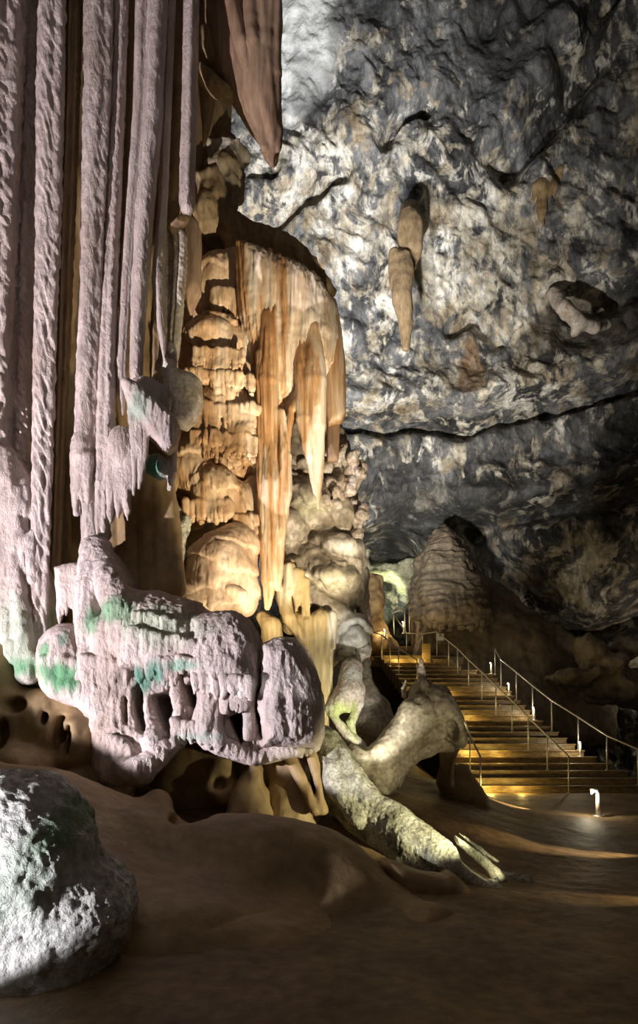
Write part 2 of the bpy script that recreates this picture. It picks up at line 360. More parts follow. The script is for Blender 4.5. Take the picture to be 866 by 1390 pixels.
# displacement recipes ------------------------------------------------
def steep(n): return 1 - np.abs(n[:, 2]) ** 2
def d_flow(flute=0.03, ff=7.0, lump=0.05, lf=1.4, rough=0.012, rf=14.0, seed=0.0, zf=0.12, scal=0.0, sf=9.0):
    def f(p, n):
        h = lump * fbm(V3(p, lf, lf, lf, seed), 3)
        h += flute * steep(n) * ridge(V3(p, ff, ff, ff * zf, seed + 3), 2)
        h += rough * fbm(V3(p, rf, rf, rf * 0.7, seed + 5), 3)
        if scal: h -= scal * cells(V3(p, sf, sf, sf * 0.5, seed))
        return h
    return f
def d_terr(amp=0.08, fz=2.2, warp=0.5, seed=0.0, flute=0.03, ff=10.0, sharp=True):   # tiers: bulge out, undercut below, fluted skirt
    def f(p, n):
        z = p[:, 2] * fz + warp * 2 * fbm(V3(p, 1.3, 1.3, 0.8, seed), 3) + p[:, 0] * 0.35
        t = z - np.floor(z)                       # 0 at tier foot .. 1 at top
        prof = smooth(0.0, 0.14, t) * (1 - 0.75 * smooth(0.25, 1.0, t))
        h = amp * (prof - 0.4) * (0.35 + 0.65 * steep(n))
        skirt = smooth(0.0, 0.1, t) * (1 - smooth(0.3, 0.6, t))
        h += flute * steep(n) * ridge(V3(p, ff, ff, ff * 0.08, seed + 2), 2) * (0.35 + skirt)
        h += 0.035 * fbm(V3(p, 2.5, 2.5, 2.5, seed), 3) + 0.006 * fbm(V3(p, 25, 25, 14, seed), 2)
        return h
    return f
def combine(*fs):
    return lambda p, n: sum(f(p, n) for f in fs)
GREEN = np.array([0.10, 0.26, 0.12]); TEAL = np.array([0.10, 0.27, 0.19])
def stain_blobs(blobs, thr=0.0, soft=0.25, base=0.0, freq=3.0, seed=0.0, zst=0.4):
    # mineral and algae patches: (centre px,py,D, radius px, colour, strength)
    def f(p, n):
        out = np.zeros((len(p), 4)); out[:, :3] = GREEN
        ns = fbm(V3(p, freq, freq, freq * zst, seed), 4)
        for (px, py, D, rx, rz, c, s) in blobs:
            c0 = P(px, py, D)
            r = np.sqrt(((p[:, 0] - c0[0]) / (rx / F * D)) ** 2 + ((p[:, 2] - c0[2]) / (rz / F * D)) ** 2)
            a = np.clip(s * smooth(1.25, 0.3, r + 0.9 * ns), 0, 1)
            na = np.maximum(out[:, 3], a); wgt = np.where(na > 1e-4, a / (out[:, 3] + a + 1e-6), 0)[:, None]
            out[:, :3] = out[:, :3] * (1 - wgt) + np.array(c) * wgt; out[:, 3] = na
        return out
    return f

# ------------------------------------------------------------------ lofted columns
def column(name, pts, mat, label, cat='stalactite', group=None, sy=1.0, flute=0.1, nfl=5, ripple=0.02, rfreq=4.0, rough=0.02, slant=2.5, seed=0, na=88, dz=0.022, closed_tip=True, parent=None, stain=None, rf=13.0):
    rg = random.Random(seed)
    Q = np.array([list(P(a, b, D)) + [r / F * D] for a, b, D, r in pts])      # top to bottom
    seg = np.r_[0, np.cumsum(np.linalg.norm(np.diff(Q[:, :3], axis=0), axis=1))]
    N = max(8, int(seg[-1] / dz)); s = np.linspace(0, seg[-1], N)
    C = np.stack([np.interp(s, seg, Q[:, i]) for i in range(4)], 1)
    kk = max(3, N // 30) | 1; pad = kk // 2
    for i in range(4):
        e = np.r_[np.full(pad, C[0, i]), C[:, i], np.full(pad, C[-1, i])]
        sm = np.convolve(e, np.ones(kk) / kk, 'valid'); C[:, i] = sm
    th = np.linspace(0, 2 * np.pi, na, endpoint=False)
    S_, TH = np.meshgrid(s, th, indexing='ij')
    r = C[:, 3][:, None] * np.ones_like(TH)
    ph = rg.uniform(0, 6)
    fl = np.zeros_like(TH)
    for j in range(3):
        fl += np.cos((nfl + j * 2) * TH + ph * (j + 1) + 0.5 * np.sin(S_ * 0.4 + j)) / (j + 1.5)
    r = r * (1 + flute * fl)
    x = C[:, 0][:, None] + r * np.cos(TH); y = C[:, 1][:, None] + sy * r * np.sin(TH); z = C[:, 2][:, None] + 0 * TH
    nx, ny = np.cos(TH), np.sin(TH)
    p = np.stack([x.ravel(), y.ravel(), z.ravel()], 1).astype(np.float32)
    sc = np.clip(r.ravel() / 0.12, 0.15, 1.3)
    w = fbm(V3(p, 2.2, 2.2, 1.1, seed), 3)
    sl = np.abs(np.sin(TH.ravel() * 0.5 + ph))
    t = p[:, 2] * rfreq + slant * sl + 2.2 * w
    tt = t - np.floor(t)
    arc = smooth(0, 0.25, tt) * (1 - 0.9 * smooth(0.25, 1, tt))             # overlapping shingle ripples
    am = 0.35 + 0.65 * smooth(-0.25, 0.3, fbm(V3(p, 1.5, 1.5, 0.4, seed + 8), 2))
    h = sc * (ripple * am * (arc - 0.45) + rough * fbm(V3(p, rf, rf, rf * .55, seed + 1), 3) + 0.6 * rough * ridge(V3(p, rf * .6, rf * .6, rf * .25, seed + 2), 2))
    v = p + np.stack([nx.ravel(), ny.ravel(), -0.3 * np.ones(len(p))], 1) * h[:, None]
    i = np.arange(N - 1)[:, None] * na; j = np.arange(na)[None, :]; j2 = (j + 1) % na
    q = np.stack([(i + j).ravel(), (i + na + j).ravel(), (i + na + j2).ravel(), (i + j2).ravel()], 1)
    top = len(v); v = np.vstack([v, C[0, :3], C[-1, :3] - [0, 0, C[-1, 3] * 0.6]])
    jj = np.arange(na); j2 = (jj + 1) % na; base = (N - 1) * na
    q = np.vstack([q, np.stack([np.full(na, top), jj, j2, j2], 1)[:, [0, 1, 2, 2]], np.stack([np.full(na, top + 1), base + j2, base + jj, base + jj], 1)])
    # caps as triangles need their own arrays: build via tris
    quads = q[:-2 * na]; tris = q[-2 * na:, :3]
    allf = np.vstack([np.stack([quads[:, 0], quads[:, 1], quads[:, 2]], 1), np.stack([quads[:, 0], quads[:, 2], quads[:, 3]], 1), tris])
    st = stain(v.astype(np.float32), None) if stain else None
    o = link_mesh(name, v, allf, mat, parent, C[-1, :3], st)
    if label: tag(o, label, cat, group)
    return o

# ================================================================== THE SETTING
def grid_faces(nu, nv):
    i = np.arange(nu - 1)[:, None] * nv; j = np.arange(nv - 1)[None, :]
    return np.stack([(i + j).ravel(), (i + nv + j).ravel(), (i + nv + j + 1).ravel(), (i + j + 1).ravel()], 1)
def seg_dist(x, z, pts):                          # distance and signed height to a polyline in the wall plane
    best = np.full(x.shape, 1e9, dtype=np.float32); sg = np.zeros_like(best)
    for a, b in zip(pts[:-1], pts[1:]):
        e = b - a; wx, wz = x - a[0], z - a[1]
        t = np.clip((wx * e[0] + wz * e[1]) / (e @ e), 0, 1)
        d = np.hypot(wx - e[0] * t, wz - e[1] * t); up = wz - e[1] * t
        m = d < best; best = np.where(m, d, best); sg = np.where(m, up, sg)
    return best, sg
WP = lambda L: [P(a, b, 27.0)[[0, 2]] for a, b in L]
CRACKS = [  # polyline (photo px on the wall), depth, width, overhang above
    (WP([(380, 560), (470, 556), (520, 566), (600, 562), (640, 575), (720, 560), (800, 552), (870, 545), (990, 540)]), 1.5, 0.42, 0.9),
    (WP([(330, 300), (360, 300), (395, 280), (425, 262), (445, 245), (465, 243)]), 1.0, 0.32, 0.5),
    (WP([(522, 225), (530, 205), (548, 190), (585, 175)]), 0.8, 0.25, 0.4),
    (WP([(340, 240), (372, 248)]), 0.5, 0.2, 0.2),
    (WP([(760, 140), (785, 130), (800, 90), (870, 40)]), 1.2, 0.6, 0.6),
    (WP([(690, 250), (720, 230), (765, 180), (790, 150)]), 1.4, 0.7, 0.5),
    (WP([(650, 702), (720, 700), (800, 690), (880, 672), (990, 660)]), 1.0, 0.4, 0.9),
    (WP([(780, 425), (820, 436), (866, 425)]), 0.9, 0.6, 0.6),
    (WP([(620, 445), (650, 430), (680, 470)]), 0.6, 0.3, 0.2),
    (WP([(770, 840), (800, 850), (866, 830)]), 0.9, 0.5, 0.6),
    (WP([(490, 600), (500, 690)]), 0.6, 0.5, 0.0),
    (WP([(560, 690), (640, 700), (700, 780), (760, 850)]), 1.5, 0.9, 0.6),
]
path = np.array([(-24, 18), (-16, 26), (-4, 28.5), (4, 28.2), (9, 27.0), (14, 25.5), (18, 21), (20.5, 14), (20.5, 6)], float)
sg = np.r_[0, np.cumsum(np.linalg.norm(np.diff(path, axis=0), axis=1))]
us = np.r_[np.arange(0, 15, 0.25), np.arange(15, 43, 0.055), np.arange(43, sg[-1], 0.25)]
PX = np.stack([np.interp(us, sg, path[:, 0]), np.interp(us, sg, path[:, 1])], 1)
for _ in range(3):
    k = 41; e = np.vstack([np.repeat(PX[:1], 20, 0), PX, np.repeat(PX[-1:], 20, 0)]); PX = np.stack([np.convolve(e[:, i], np.ones(k) / k, 'valid') for i in (0, 1)], 1)
tg = np.gradient(PX, axis=0); tg /= np.linalg.norm(tg, axis=1)[:, None]; nrm = np.stack([tg[:, 1], -tg[:, 0]], 1)      # toward the cave
zs = np.arange(-1.2, 34.5, 0.055)
U, Z = np.meshgrid(np.arange(len(us)), zs, indexing='ij')
X = PX[U, 0]; Y = PX[U, 1]; NX = nrm[U, 0]; NY = nrm[U, 1]
p = np.stack([X.ravel(), Y.ravel(), Z.ravel()], 1).astype(np.float32); x, z = p[:, 0], p[:, 2]
wob = 0.9 * fbm(V3(p, .35, .35, .35, 3), 3)
h = 0.9 * fbm(V3(p, .16, .16, .13, 1), 4) + 0.30 * ridge(V3(p, .35, .35, .3, 5), 3)
q = p.copy(); q[:, 0] += 0.5 * z + 0.8 * wob; q[:, 2] += 0.3 * wob
h += 0.16 * ridge(V3(q, .8, .8, .45, 7), 3) * smooth(0, .5, fbm(V3(p, .25, .25, .25, 11), 2) + .25)
c1 = cells(V3(q, 0.95, 0.95, 0.8, 2)); h += 0.28 * (smooth(0.0, 0.75, c1) - .6)      # scalloped pockets
h += 0.22 * (cells(V3(q, 2.1, 2.1, 1.3, 6)) - .5) * smooth(-.2, .3, fbm(V3(p, .4, .4, .4, 21), 2)) + 0.09 * fbm(V3(q, 3.2, 3.2, 2.2, 9), 4) + 0.05 * ridge(V3(q, 4.5, 4.5, 3.0, 4), 2)
h += np.clip(z - 15, 0, None) * 0.16 + 1.2 * smooth(12.5, 14.5, z) * smooth(19, 14, z) * 0.6
h += -2.6 * smooth(9.5, 5.5, z + 0.25 * wob) * smooth(4, 8, x)                     # the wall leans back at its foot, right of the stairs
h += 1.6 * smooth(5.5, 1.0, z) * smooth(10, 14, x)
for pts, dep, wd, ov in CRACKS:
    d, up = seg_dist(x + 0.25 * wob, z + 0.3 * wob, pts)
    h += -dep * np.exp(-(d / wd) ** 2) + ov * smooth(2.6, 0.2, d) * smooth(0, 0.6, up)
al = np.array([(2.9, 8.1)]); r = np.sqrt(((x - 2.75) / 1.75) ** 2 + ((z - 7.0) / 3.4) ** 2) + 0.25 * wob
h -= 7.5 * smooth(1.15, 0.9, r)                                                     # mouth of the passage above the stairs
p2 = p.copy(); p2[:, 0] += NX.ravel() * h; p2[:, 1] += NY.ravel() * h
st = np.zeros((len(p), 4), np.float32)
def wst(px, py, rx, rz, c, s, seed, fr=0.5, zst=1.0):
    c0 = P(px, py, 27.0); rr = np.sqrt(((x - c0[0]) / (rx / F * 27)) ** 2 + ((z - c0[2]) / (rz / F * 27)) ** 2)
    a = s * smooth(1.15, 0.75, rr + 0.9 * fbm(V3(p, fr, fr, fr * zst, seed), 5)); g = (a / (a + st[:, 3] + 1e-6))[:, None] * (a > 1e-3)[:, None]
    st[:, :3] = st[:, :3] * (1 - g) + np.array(c) * g; st[:, 3] = np.maximum(st[:, 3], a)
wst(400, 40, 62, 112, (0.84, 0.86, 0.86), 0.97, 1, .22)          # white calcite sheet at the top
wst(420, 150, 26, 40, (0.06, 0.06, 0.062), 0.8, 3, .5)
wst(508, 58, 26, 24, (0.035, 0.035, 0.036), 0.85, 3, .4)
wst(700, 110, 60, 45, (0.05, 0.05, 0.05), 0.6, 4, .4)
wst(800, 470, 110, 45, (0.075, 0.06, 0.04), 0.75, 6, .3)
wst(642, 505, 18, 45, (0.22, 0.12, 0.05), 0.7, 7, .6)
wst(590, 680, 110, 30, (0.035, 0.035, 0.033), 0.7, 8, .5)
dens = np.full(len(p), -.015, np.float32)
for px, py, rx, ry, v in [(420, 280, 100, 90, .10), (640, 310, 130, 60, .08), (700, 400, 110, 70, .11), (550, 420, 110, 110, .07), (830, 170, 70, 90, .07), (600, 80, 160, 70, -.045), (720, 120, 80, 80, -.03), (500, 520, 100, 40, .05),
                           (720, 530, 110, 25, .10), (780, 790, 110, 60, .09), (720, 630, 200, 60, -.02), (520, 620, 60, 40, .03), (480, 215, 90, 20, .10), (540, 650, 60, 60, -.05)]:
    c0 = P(px, py, 27.0); dens += v * np.exp(-((x - c0[0]) / (rx / F * 27)) ** 2 - ((z - c0[2]) / (ry / F * 27)) ** 2)
f = grid_faces(len(us), len(zs))
wb = tag(link_mesh('wall_back', p2, f, M['wall'], None, (5, 27, 0), st), kind='structure')
at_ = wb.data.attributes.new('patch', 'FLOAT', 'POINT'); at_.data.foreach_set('value', dens)

# ceiling: climbs from above the camera to the top of the back wall
xs = np.arange(-16, 22, 0.3); ys = np.arange(1.5, 30, 0.3)
X, Y = np.meshgrid(xs, ys, indexing='ij'); p = np.stack([X.ravel(), Y.ravel(), 0 * X.ravel()], 1)
zc = 3.0 + 1.1 * p[:, 1] + 0.9 * fbm(V3(p, .3, .3, .3, 2), 4) + 0.25 * ridge(V3(p, .9, .9, .9, 2), 2); p[:, 2] = zc
tag(link_mesh('ceiling', p, grid_faces(len(xs), len(ys))[:, ::-1], M['wall'], None, (0, 12, 12)), kind='structure')

# wall on the left, behind the curtain of columns
xs = np.arange(-13, -1.55, 0.05); zs = np.arange(-0.3, 13.4, 0.05)
X, Z = np.meshgrid(xs, zs, indexing='ij'); p = np.stack([X.ravel(), 10.9 + 0 * X.ravel(), Z.ravel()], 1)
p[:, 1] -= 0.35 * ridge(V3(p, 1.6, 1, .25, 4), 3) + 0.35 * fbm(V3(p, .8, .8, .5, 1), 3) + smooth(-9, -13, p[:, 0]) * 6 - 1.4 * smooth(-2.2, -1.55, p[:, 0])
tag(link_mesh('wall_left', p, grid_faces(len(xs), len(zs)), M['brown'], None, (-6, 11, 0)), kind='structure')

# ------------------------------------------------------------------ stairs geometry tables
RISE, RUN, Y0 = 0.17, 0.34, 16.8
XL = lambda k: float(np.interp(k, [-1, 0, 6, 12, 20, 26], [3.8, 3.75, 3.65, 3.3, 2.75, 2.3]))
XR = lambda k: float(np.interp(k, [-1, 0, 1, 2, 3, 4, 5, 8, 11, 16, 20, 22, 26], [9.6, 9.2, 8.6, 8.15, 7.85, 7.6, 7.4, 7.05, 6.7, 6.45, 6.2, 5.2, 4.9]))
def stair_z(y): return np.clip((y - Y0) / RUN * RISE, -0.2, 4.3)

# floor
xs = np.r_[np.arange(-12, -3, 0.4), np.arange(-3, 11, 0.045), np.arange(11, 24, 0.4)]; ys = np.r_[np.arange(1.2, 3, .2), np.arange(3, 18, 0.05), np.arange(18, 38, 0.2)]
X, Y = np.meshgrid(xs, ys, indexing='ij'); p = np.stack([X.ravel(), Y.ravel(), 0 * X.ravel()], 1); x, y = p[:, 0], p[:, 1]
zf = -0.17 * smooth(12, 16, y)
hill = smooth(0, 3.0, 4.0 - x + 0.4 * fbm(V3(p, .5, .5, .5), 2)) * (stair_z(y + 1.5) + 0.35) * smooth(13.5, 19, y)
hill = np.maximum(hill, 0.35 * smooth(5.5, 2.5, x + .15 * (y - 12)) * smooth(10.5, 14, y))
hump = 0.5 * smooth(3.7, 1.1, x - .10 * (y - 9) + .35 * fbm(V3(p, .6, .6, 1, 6), 3)) * smooth(6.9, 9.8, y) * smooth(16.5, 12.5, y)
zf = zf + hill + hump + 0.25 * smooth(1.8, 0.2, x) * smooth(6, 9, y)
under = smooth(XL(0) - .1, XL(0) + .2, x) * smooth(9.5, 9.0, x) * smooth(Y0 - .4, Y0 + 1.2, y); zf = zf - 0.4 * under
up = smooth(3.4, 3.0, np.abs(x - 3.3) + 0 * x) * smooth(25.2, 26, y) * smooth(6.8, 5.5, x); zf = np.maximum(zf, 4.2 * up)
zf += 0.035 * fbm(V3(p, 1.1, .7, 1, 2), 3) + 0.012 * fbm(V3(p, 5, 5, 5, 2), 3) * smooth(0.0, .3, fbm(V3(p, .4, .4, .4, 8), 2) + .2)
zf += 0.03 * ridge(V3(p, 1.4, .55, 1, 5), 2) * smooth(2.8, 1.2, x) * smooth(3.0, 6, y)
zf -= 2.0 * smooth(10, 12, x) * smooth(12, 16, y)
p[:, 2] = zf
tag(link_mesh('floor', p, grid_faces(len(xs), len(ys)), M['floor'], None, (0, 10, 0)), kind='structure')
def floor_at(X_, Y_):
    i = int(np.argmin(np.abs(xs - X_))); j = int(np.argmin(np.abs(ys - Y_))); return float(zf[i * len(ys) + j])

# ================================================================== LEFT CURTAIN OF COLUMNS
grp = 'tall hanging columns of the left curtain'
lil = M['lilac']
greenbase = stain_blobs([(28, 860, 8.2, 55, 50, (0.34, 0.42, 0.30), 0.8), (35, 915, 8.2, 60, 40, GREEN, 1.0), (3, 740, 8.2, 9, 200, (0.33, 0.42, 0.36), 0.7)], freq=4)
column('stalactite', [(8, -95, 8.4, 30), (4, 0, 8.4, 29), (-2, 150, 8.4, 28), (-8, 300, 8.4, 28), (-14, 450, 8.4, 27), (-20, 700, 8.4, 25), (-22, 880, 8.4, 20)], lil,
       'broad rippled stone column at the far left edge, widest at its top', 'stalactite', grp, ripple=0.022, rfreq=3.2, rough=0.03, seed=3, slant=3, flute=.06, stain=greenbase)
column('stalactite', [(40, -95, 8.75, 17), (38, 0, 8.75, 16), (36, 200, 8.75, 16), (30, 400, 8.7, 16), (24, 560, 8.65, 16), (18, 700, 8.6, 16), (16, 880, 8.5, 14)], lil,
       'dark rough-skinned column squeezed between the two leftmost pale columns', 'stalactite', grp, ripple=0.03, rfreq=9, rough=0.035, seed=5, flute=.12, na=80, rf=16)
column('stalactite', [(72, -95, 8.3, 17), (71, 0, 8.3, 17), (68, 150, 8.3, 17), (66, 300, 8.3, 16), (62, 430, 8.3, 14), (58, 600, 8.3, 13), (54, 760, 8.3, 12), (48, 900, 8.2, 14), (44, 922, 8.2, 9)], lil,
       'pale column with shingled ripples reaching down to the green algae foot', 'stalactite', grp, ripple=0.015, rfreq=3.6, rough=0.02, seed=8, slant=3.5, flute=.10, nfl=4, stain=greenbase)
column('stalactite', [(97, -95, 8.6, 13), (97, 0, 8.6, 13), (94, 150, 8.6, 12), (88, 300, 8.6, 12), (83, 450, 8.6, 11), (78, 600, 8.6, 10), (72, 780, 8.6, 8)], M['olive'],
       'narrow olive brown ribbed column left of the deep black gap', 'stalactite', grp, ripple=0.012, rfreq=5, rough=0.008, seed=11, flute=.22, nfl=7)
column('stalactite', [(135, -95, 8.5, 20), (134, 0, 8.5, 19), (131, 150, 8.5, 18), (126, 300, 8.5, 15), (122, 420, 8.5, 14), (117, 520, 8.5, 14), (116, 620, 8.5, 15), (123, 700, 8.45, 12), (126, 745, 8.4, 15), (128, 790, 8.3, 16)], lil,
       'thick smooth column right of the black gap, running down to the shelf dome', 'stalactite', grp, ripple=0.007, rfreq=4, rough=0.014, seed=14, flute=.09, nfl=4)
column('stalactite', [(166, -95, 8.6, 9), (165, 0, 8.6, 9), (160, 150, 8.6, 9), (153, 300, 8.6, 9.5), (148, 420, 8.55, 10), (145, 520, 8.5, 11), (143, 620, 8.45, 12), (140, 690, 8.4, 10), (137, 752, 8.4, 9)], lil,
       'slim column beside the thick smooth one, its lower half covered in curled bristles', 'stalactite', grp, ripple=0.008, rfreq=7, rough=0.02, seed=17, flute=.08, nfl=4, rf=20)
column('stalactite', [(180, -95, 8.9, 6), (178, 0, 8.9, 5.5), (174, 150, 8.9, 5), (168, 300, 8.9, 5), (160, 420, 8.9, 4)], M['olive'],
       'very thin brown column tucked in the gap of the curtain', 'stalactite', grp, ripple=0.008, rfreq=7, rough=0.008, seed=19, na=48)
column('stalactite', [(194, -95, 8.6, 9), (193, 0, 8.6, 9), (189, 150, 8.6, 8.5), (178, 280, 8.6, 6.5), (169, 420, 8.6, 6.5), (164, 500, 8.55, 7), (166, 530, 8.55, 5.5), (167, 566, 8.5, 1)], lil,
       'thin column tapering to a free-hanging point above the fan of stalactites', 'stalactite', grp, ripple=0.004, rfreq=7, rough=0.012, seed=21, na=64, nfl=4)
column('stalactite', [(216, -95, 8.5, 12), (214, 0, 8.5, 11.5), (208, 150, 8.5, 11.5), (197, 280, 8.5, 11), (189, 400, 8.5, 10), (186, 470, 8.5, 8), (185, 512, 8.5, 8), (184, 522, 8.5, 5)], lil,
       'medium smooth column ending in a blunt foot on the fringed canopy', 'stalactite', grp, ripple=0.005, rfreq=5, rough=0.012, seed=23, na=72, nfl=4)
column('stalactite', [(235, -95, 8.7, 7), (232, 0, 8.7, 6.5), (226, 150, 8.7, 6.5), (221, 280, 8.7, 6), (215, 370, 8.65, 8.5), (218, 430, 8.65, 7.5), (222, 470, 8.65, 4), (223, 490, 8.65, 1)], lil,
       'slender column with a swollen bluish lower end tapering to a point', 'stalactite', grp, ripple=0.008, rfreq=6, rough=0.012, seed=27, na=64, nfl=3)
column('stalactite', [(262, -95, 8.7, 10.5), (260, 0, 8.7, 10.5), (257, 150, 8.7, 10), (254, 270, 8.7, 10.5), (254, 287, 8.7, 8)], lil,
       'rightmost smooth column of the curtain, cut off bluntly above the ribbed pair', 'stalactite', grp, ripple=0.01, rfreq=5, rough=0.012, seed=29, na=72, nfl=3)
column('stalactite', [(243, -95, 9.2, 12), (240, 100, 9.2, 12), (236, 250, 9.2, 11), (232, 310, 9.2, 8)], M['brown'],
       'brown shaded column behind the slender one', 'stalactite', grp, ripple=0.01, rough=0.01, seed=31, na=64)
column('stalactite', [(212, 395, 9.0, 4), (215, 450, 8.95, 11), (216, 520, 8.9, 12), (221, 560, 8.9, 9)], M['olive'],
       'olive brown bulging sheet under the slender swollen column', 'stalactite', None, ripple=0.01, rough=0.01, seed=33, na=64)
# pale ribbed pair and the russet prism
column('ribbed_stalactite', [(229, 312, 9.3, 6), (231, 340, 9.3, 6), (229, 420, 9.25, 6), (229, 505, 9.2, 4)], M['coral'],
       'left one of the two pale yellow ribbed columns under the curtain edge', 'stalactite', 'pale ribbed pair', ripple=0.02, rfreq=12, rough=0.02, seed=35, na=64, slant=1, nfl=4, flute=.15)
column('ribbed_stalactite', [(243, 315, 9.2, 8), (246, 345, 9.2, 7.5), (241, 420, 9.2, 7), (236, 480, 9.2, 6.5), (233, 506, 9.15, 5)], M['coral'],
       'right one of the two pale yellow ribbed columns, the wider one', 'stalactite', 'pale ribbed pair', ripple=0.015, rfreq=10, rough=0.022, seed=37, na=64, slant=1, nfl=4, flute=.15)
mass('drapery', poly([(250, 312), (254, 296), (262, 296), (272, 312), (272, 395), (264, 410), (258, 425), (250, 408), (247, 398)], 9.7, 0.2, 8) + poly([(230, 312), (254, 290), (256, 297), (234, 316)], 9.1, .12, 5),
     0.02, M['russet'], d_flow(.012, 9, .01, 2, .004), label='short russet prism of stone with a pointed lower end, right of the ribbed pair', cat='stalactite')

# big drapery hanging at the top centre
mass('drapery', poly([(270, -110), (378, -110), (380, 60), (381, 200), (378, 218), (372, 231), (365, 224), (352, 196), (336, 168), (322, 140), (306, 112), (290, 92), (278, 60), (270, 30)], 9.3, 0.34, 34, slope=(-.35, 0.02), flat=.25)
     + tube([(300, -100, 9.0, 12), (312, 0, 9.0, 11), (328, 60, 8.95, 8), (336, 95, 8.95, 2)], 1, .05) + tube([(335, -100, 8.95, 10), (342, 30, 8.95, 9), (344, 60, 8.93, 8), (346, 95, 8.95, 4)], 1, .05)
     + tube([(362, -100, 9.0, 17), (366, 60, 9.0, 14), (370, 180, 9.0, 9), (370, 222, 9.05, 4)], .8, .08) + tube([(374, -100, 8.95, 5), (377, 100, 8.95, 4), (378, 205, 9.0, 3)], 1, .04)
     + tube([(350, 60, 9, 9), (352, 130, 9, 8), (360, 200, 9, 6)], .8, .1), 0.024, M['russet'], d_flow(.03, 5, .04, 1.6, .006, 14, 2, .1),
     label='huge brown stone drapery hanging at the top with a pointed tip', cat='stalactite')
mass('drapery', tube([(280, -40, 9.6, 18), (278, 60, 9.6, 16), (274, 100, 9.6, 6)], 1, .06) + poly([(268, 40), (290, 50), (300, 78), (312, 92), (322, 108), (316, 112), (300, 100), (286, 96), (270, 78)], 9.35, .15, 10)
     + poly([(268, 88), (286, 100), (302, 116), (318, 128), (316, 134), (300, 130), (284, 124), (270, 108)], 9.3, .14, 8) + tube([(280, 112, 9.5, 11), (282, 140, 9.5, 9), (280, 165, 9.5, 6), (277, 198, 9.5, 1)], 1, .05)
     + tube([(272, 100, 9.5, 5), (273, 125, 9.5, 1)], 1, .03), 0.022, M['olive'], d_flow(.02, 7, .03, 2, .006),
     label='small cluster of curled olive leaves of stone tucked left of the huge brown drapery', cat='stalactite')

# ------------------------------------------------------------------ fans and canopies under the columns
mass('stalactite_fan', ball(112, 610, 8.45, 15, 26, .14) + tube([(104, 620, 8.4, 8), (101, 660, 8.4, 4), (99, 690, 8.4, 1)], 1, .05) + tube([(110, 620, 8.35, 7), (105, 670, 8.35, 4), (104, 694, 8.35, 3), (104, 697, 8.35, 4)], 1, .05)
     + tube([(113, 620, 8.35, 7), (111, 670, 8.35, 3.5), (114, 692, 8.35, 1)], 1, .04) + tube([(120, 620, 8.35, 7), (119, 670, 8.35, 4), (118, 702, 8.35, 1)], 1, .04),
     0.016, lil, d_flow(.01, 14, .015, 3, .012, 18), label='short fan of thin stalactites left of the thick smooth column', cat='stalactite')
fan = ball(166, 612, 8.35, 20, 34, .18)
for i, (a, b, c, l) in enumerate([(148, 150, 5, 712), (157, 159, 5.5, 704), (167, 166, 6, 690), (174, 171, 6, 708), (180, 176, 4.5, 672)]):
    fan += tube([(a + 3, 615, 8.3, c + 1), (b, 660, 8.28, c), (b - 1 + i % 2 * 3, l - 15, 8.28, c * .7), (b + i % 2 * 2, l, 8.28, 1)], 1, .035)
mass('stalactite_fan', fan, 0.016, lil, d_flow(.012, 16, .015, 3, .012, 18), stain=stain_blobs([(184, 625, 8.3, 9, 20, (0.36, 0.42, 0.32), .7)], freq=5),
     label='fan of five long pale stalactites right of the bristly slim column', cat='stalactite')
can = poly([(171, 530), (178, 524), (196, 532), (214, 548), (238, 566), (241, 580), (236, 600), (225, 612), (205, 596), (192, 575), (180, 562)], 8.3, .22, 12, slope=(.2, -.1))
can += ball(205, 540, 8.6, 30, 22, .3, rot=-.5)
can += drips(184, 560, 232, 596, 8.2, 11, 22, 4.5, 5) + tube([(180, 560, 8.2, 6), (183, 600, 8.2, 4.5), (184, 640, 8.2, 3), (181, 672, 8.2, 1)], 1, .04) + tube([(190, 570, 8.2, 5), (190, 610, 8.2, 4), (192, 650, 8.2, 3), (188, 664, 8.2, 1)], 1, .04)
can += tube([(200, 585, 8.2, 4), (197, 620, 8.2, 2.5), (194, 645, 8.2, 1)], 1, .03)
mass('stalactite_canopy', can, 0.017, lil, d_flow(.02, 13, .02, 3, .01, 18), stain=stain_blobs([(188, 560, 8.2, 22, 22, (0.34, 0.42, 0.33), .8)], freq=5),
     label='fringed canopy of pale stone jutting right under the blunt-footed column', cat='stalactite')
mass('flowstone', ball(210, 630, 8.6, 16, 13, .14, rot=.4) + ball(218, 640, 8.6, 12, 11, .12) + tube([(236, 590, 8.6, 6), (234, 640, 8.6, 5), (230, 664, 8.6, 3)], 1, .05), .018, lil, d_flow(.008, 10, .02, 4, .006), stain=stain_blobs([(210, 632, 8.5, 20, 18, TEAL, 1.0)], freq=5),
     label='small teal-stained knob beneath the fringed canopy', cat='rock')
mass('stalactite_curl', poly([(223, 484), (238, 502), (262, 511), (273, 521), (275, 543), (267, 566), (252, 582), (240, 578), (232, 560), (225, 530)], 8.75, .2, 16) + ball(250, 548, 8.5, 9, 16, .12, op='-', rot=.4) + tube([(232, 470, 8.9, 6), (230, 505, 8.8, 10), (236, 545, 8.8, 10), (243, 572, 8.8, 6)], 1, .08),
     .018, M['coral'], d_flow(.015, 9, .02, 3, .006), label='curled white-lipped lobe between the canopy and the orange tower', cat='flowstone')

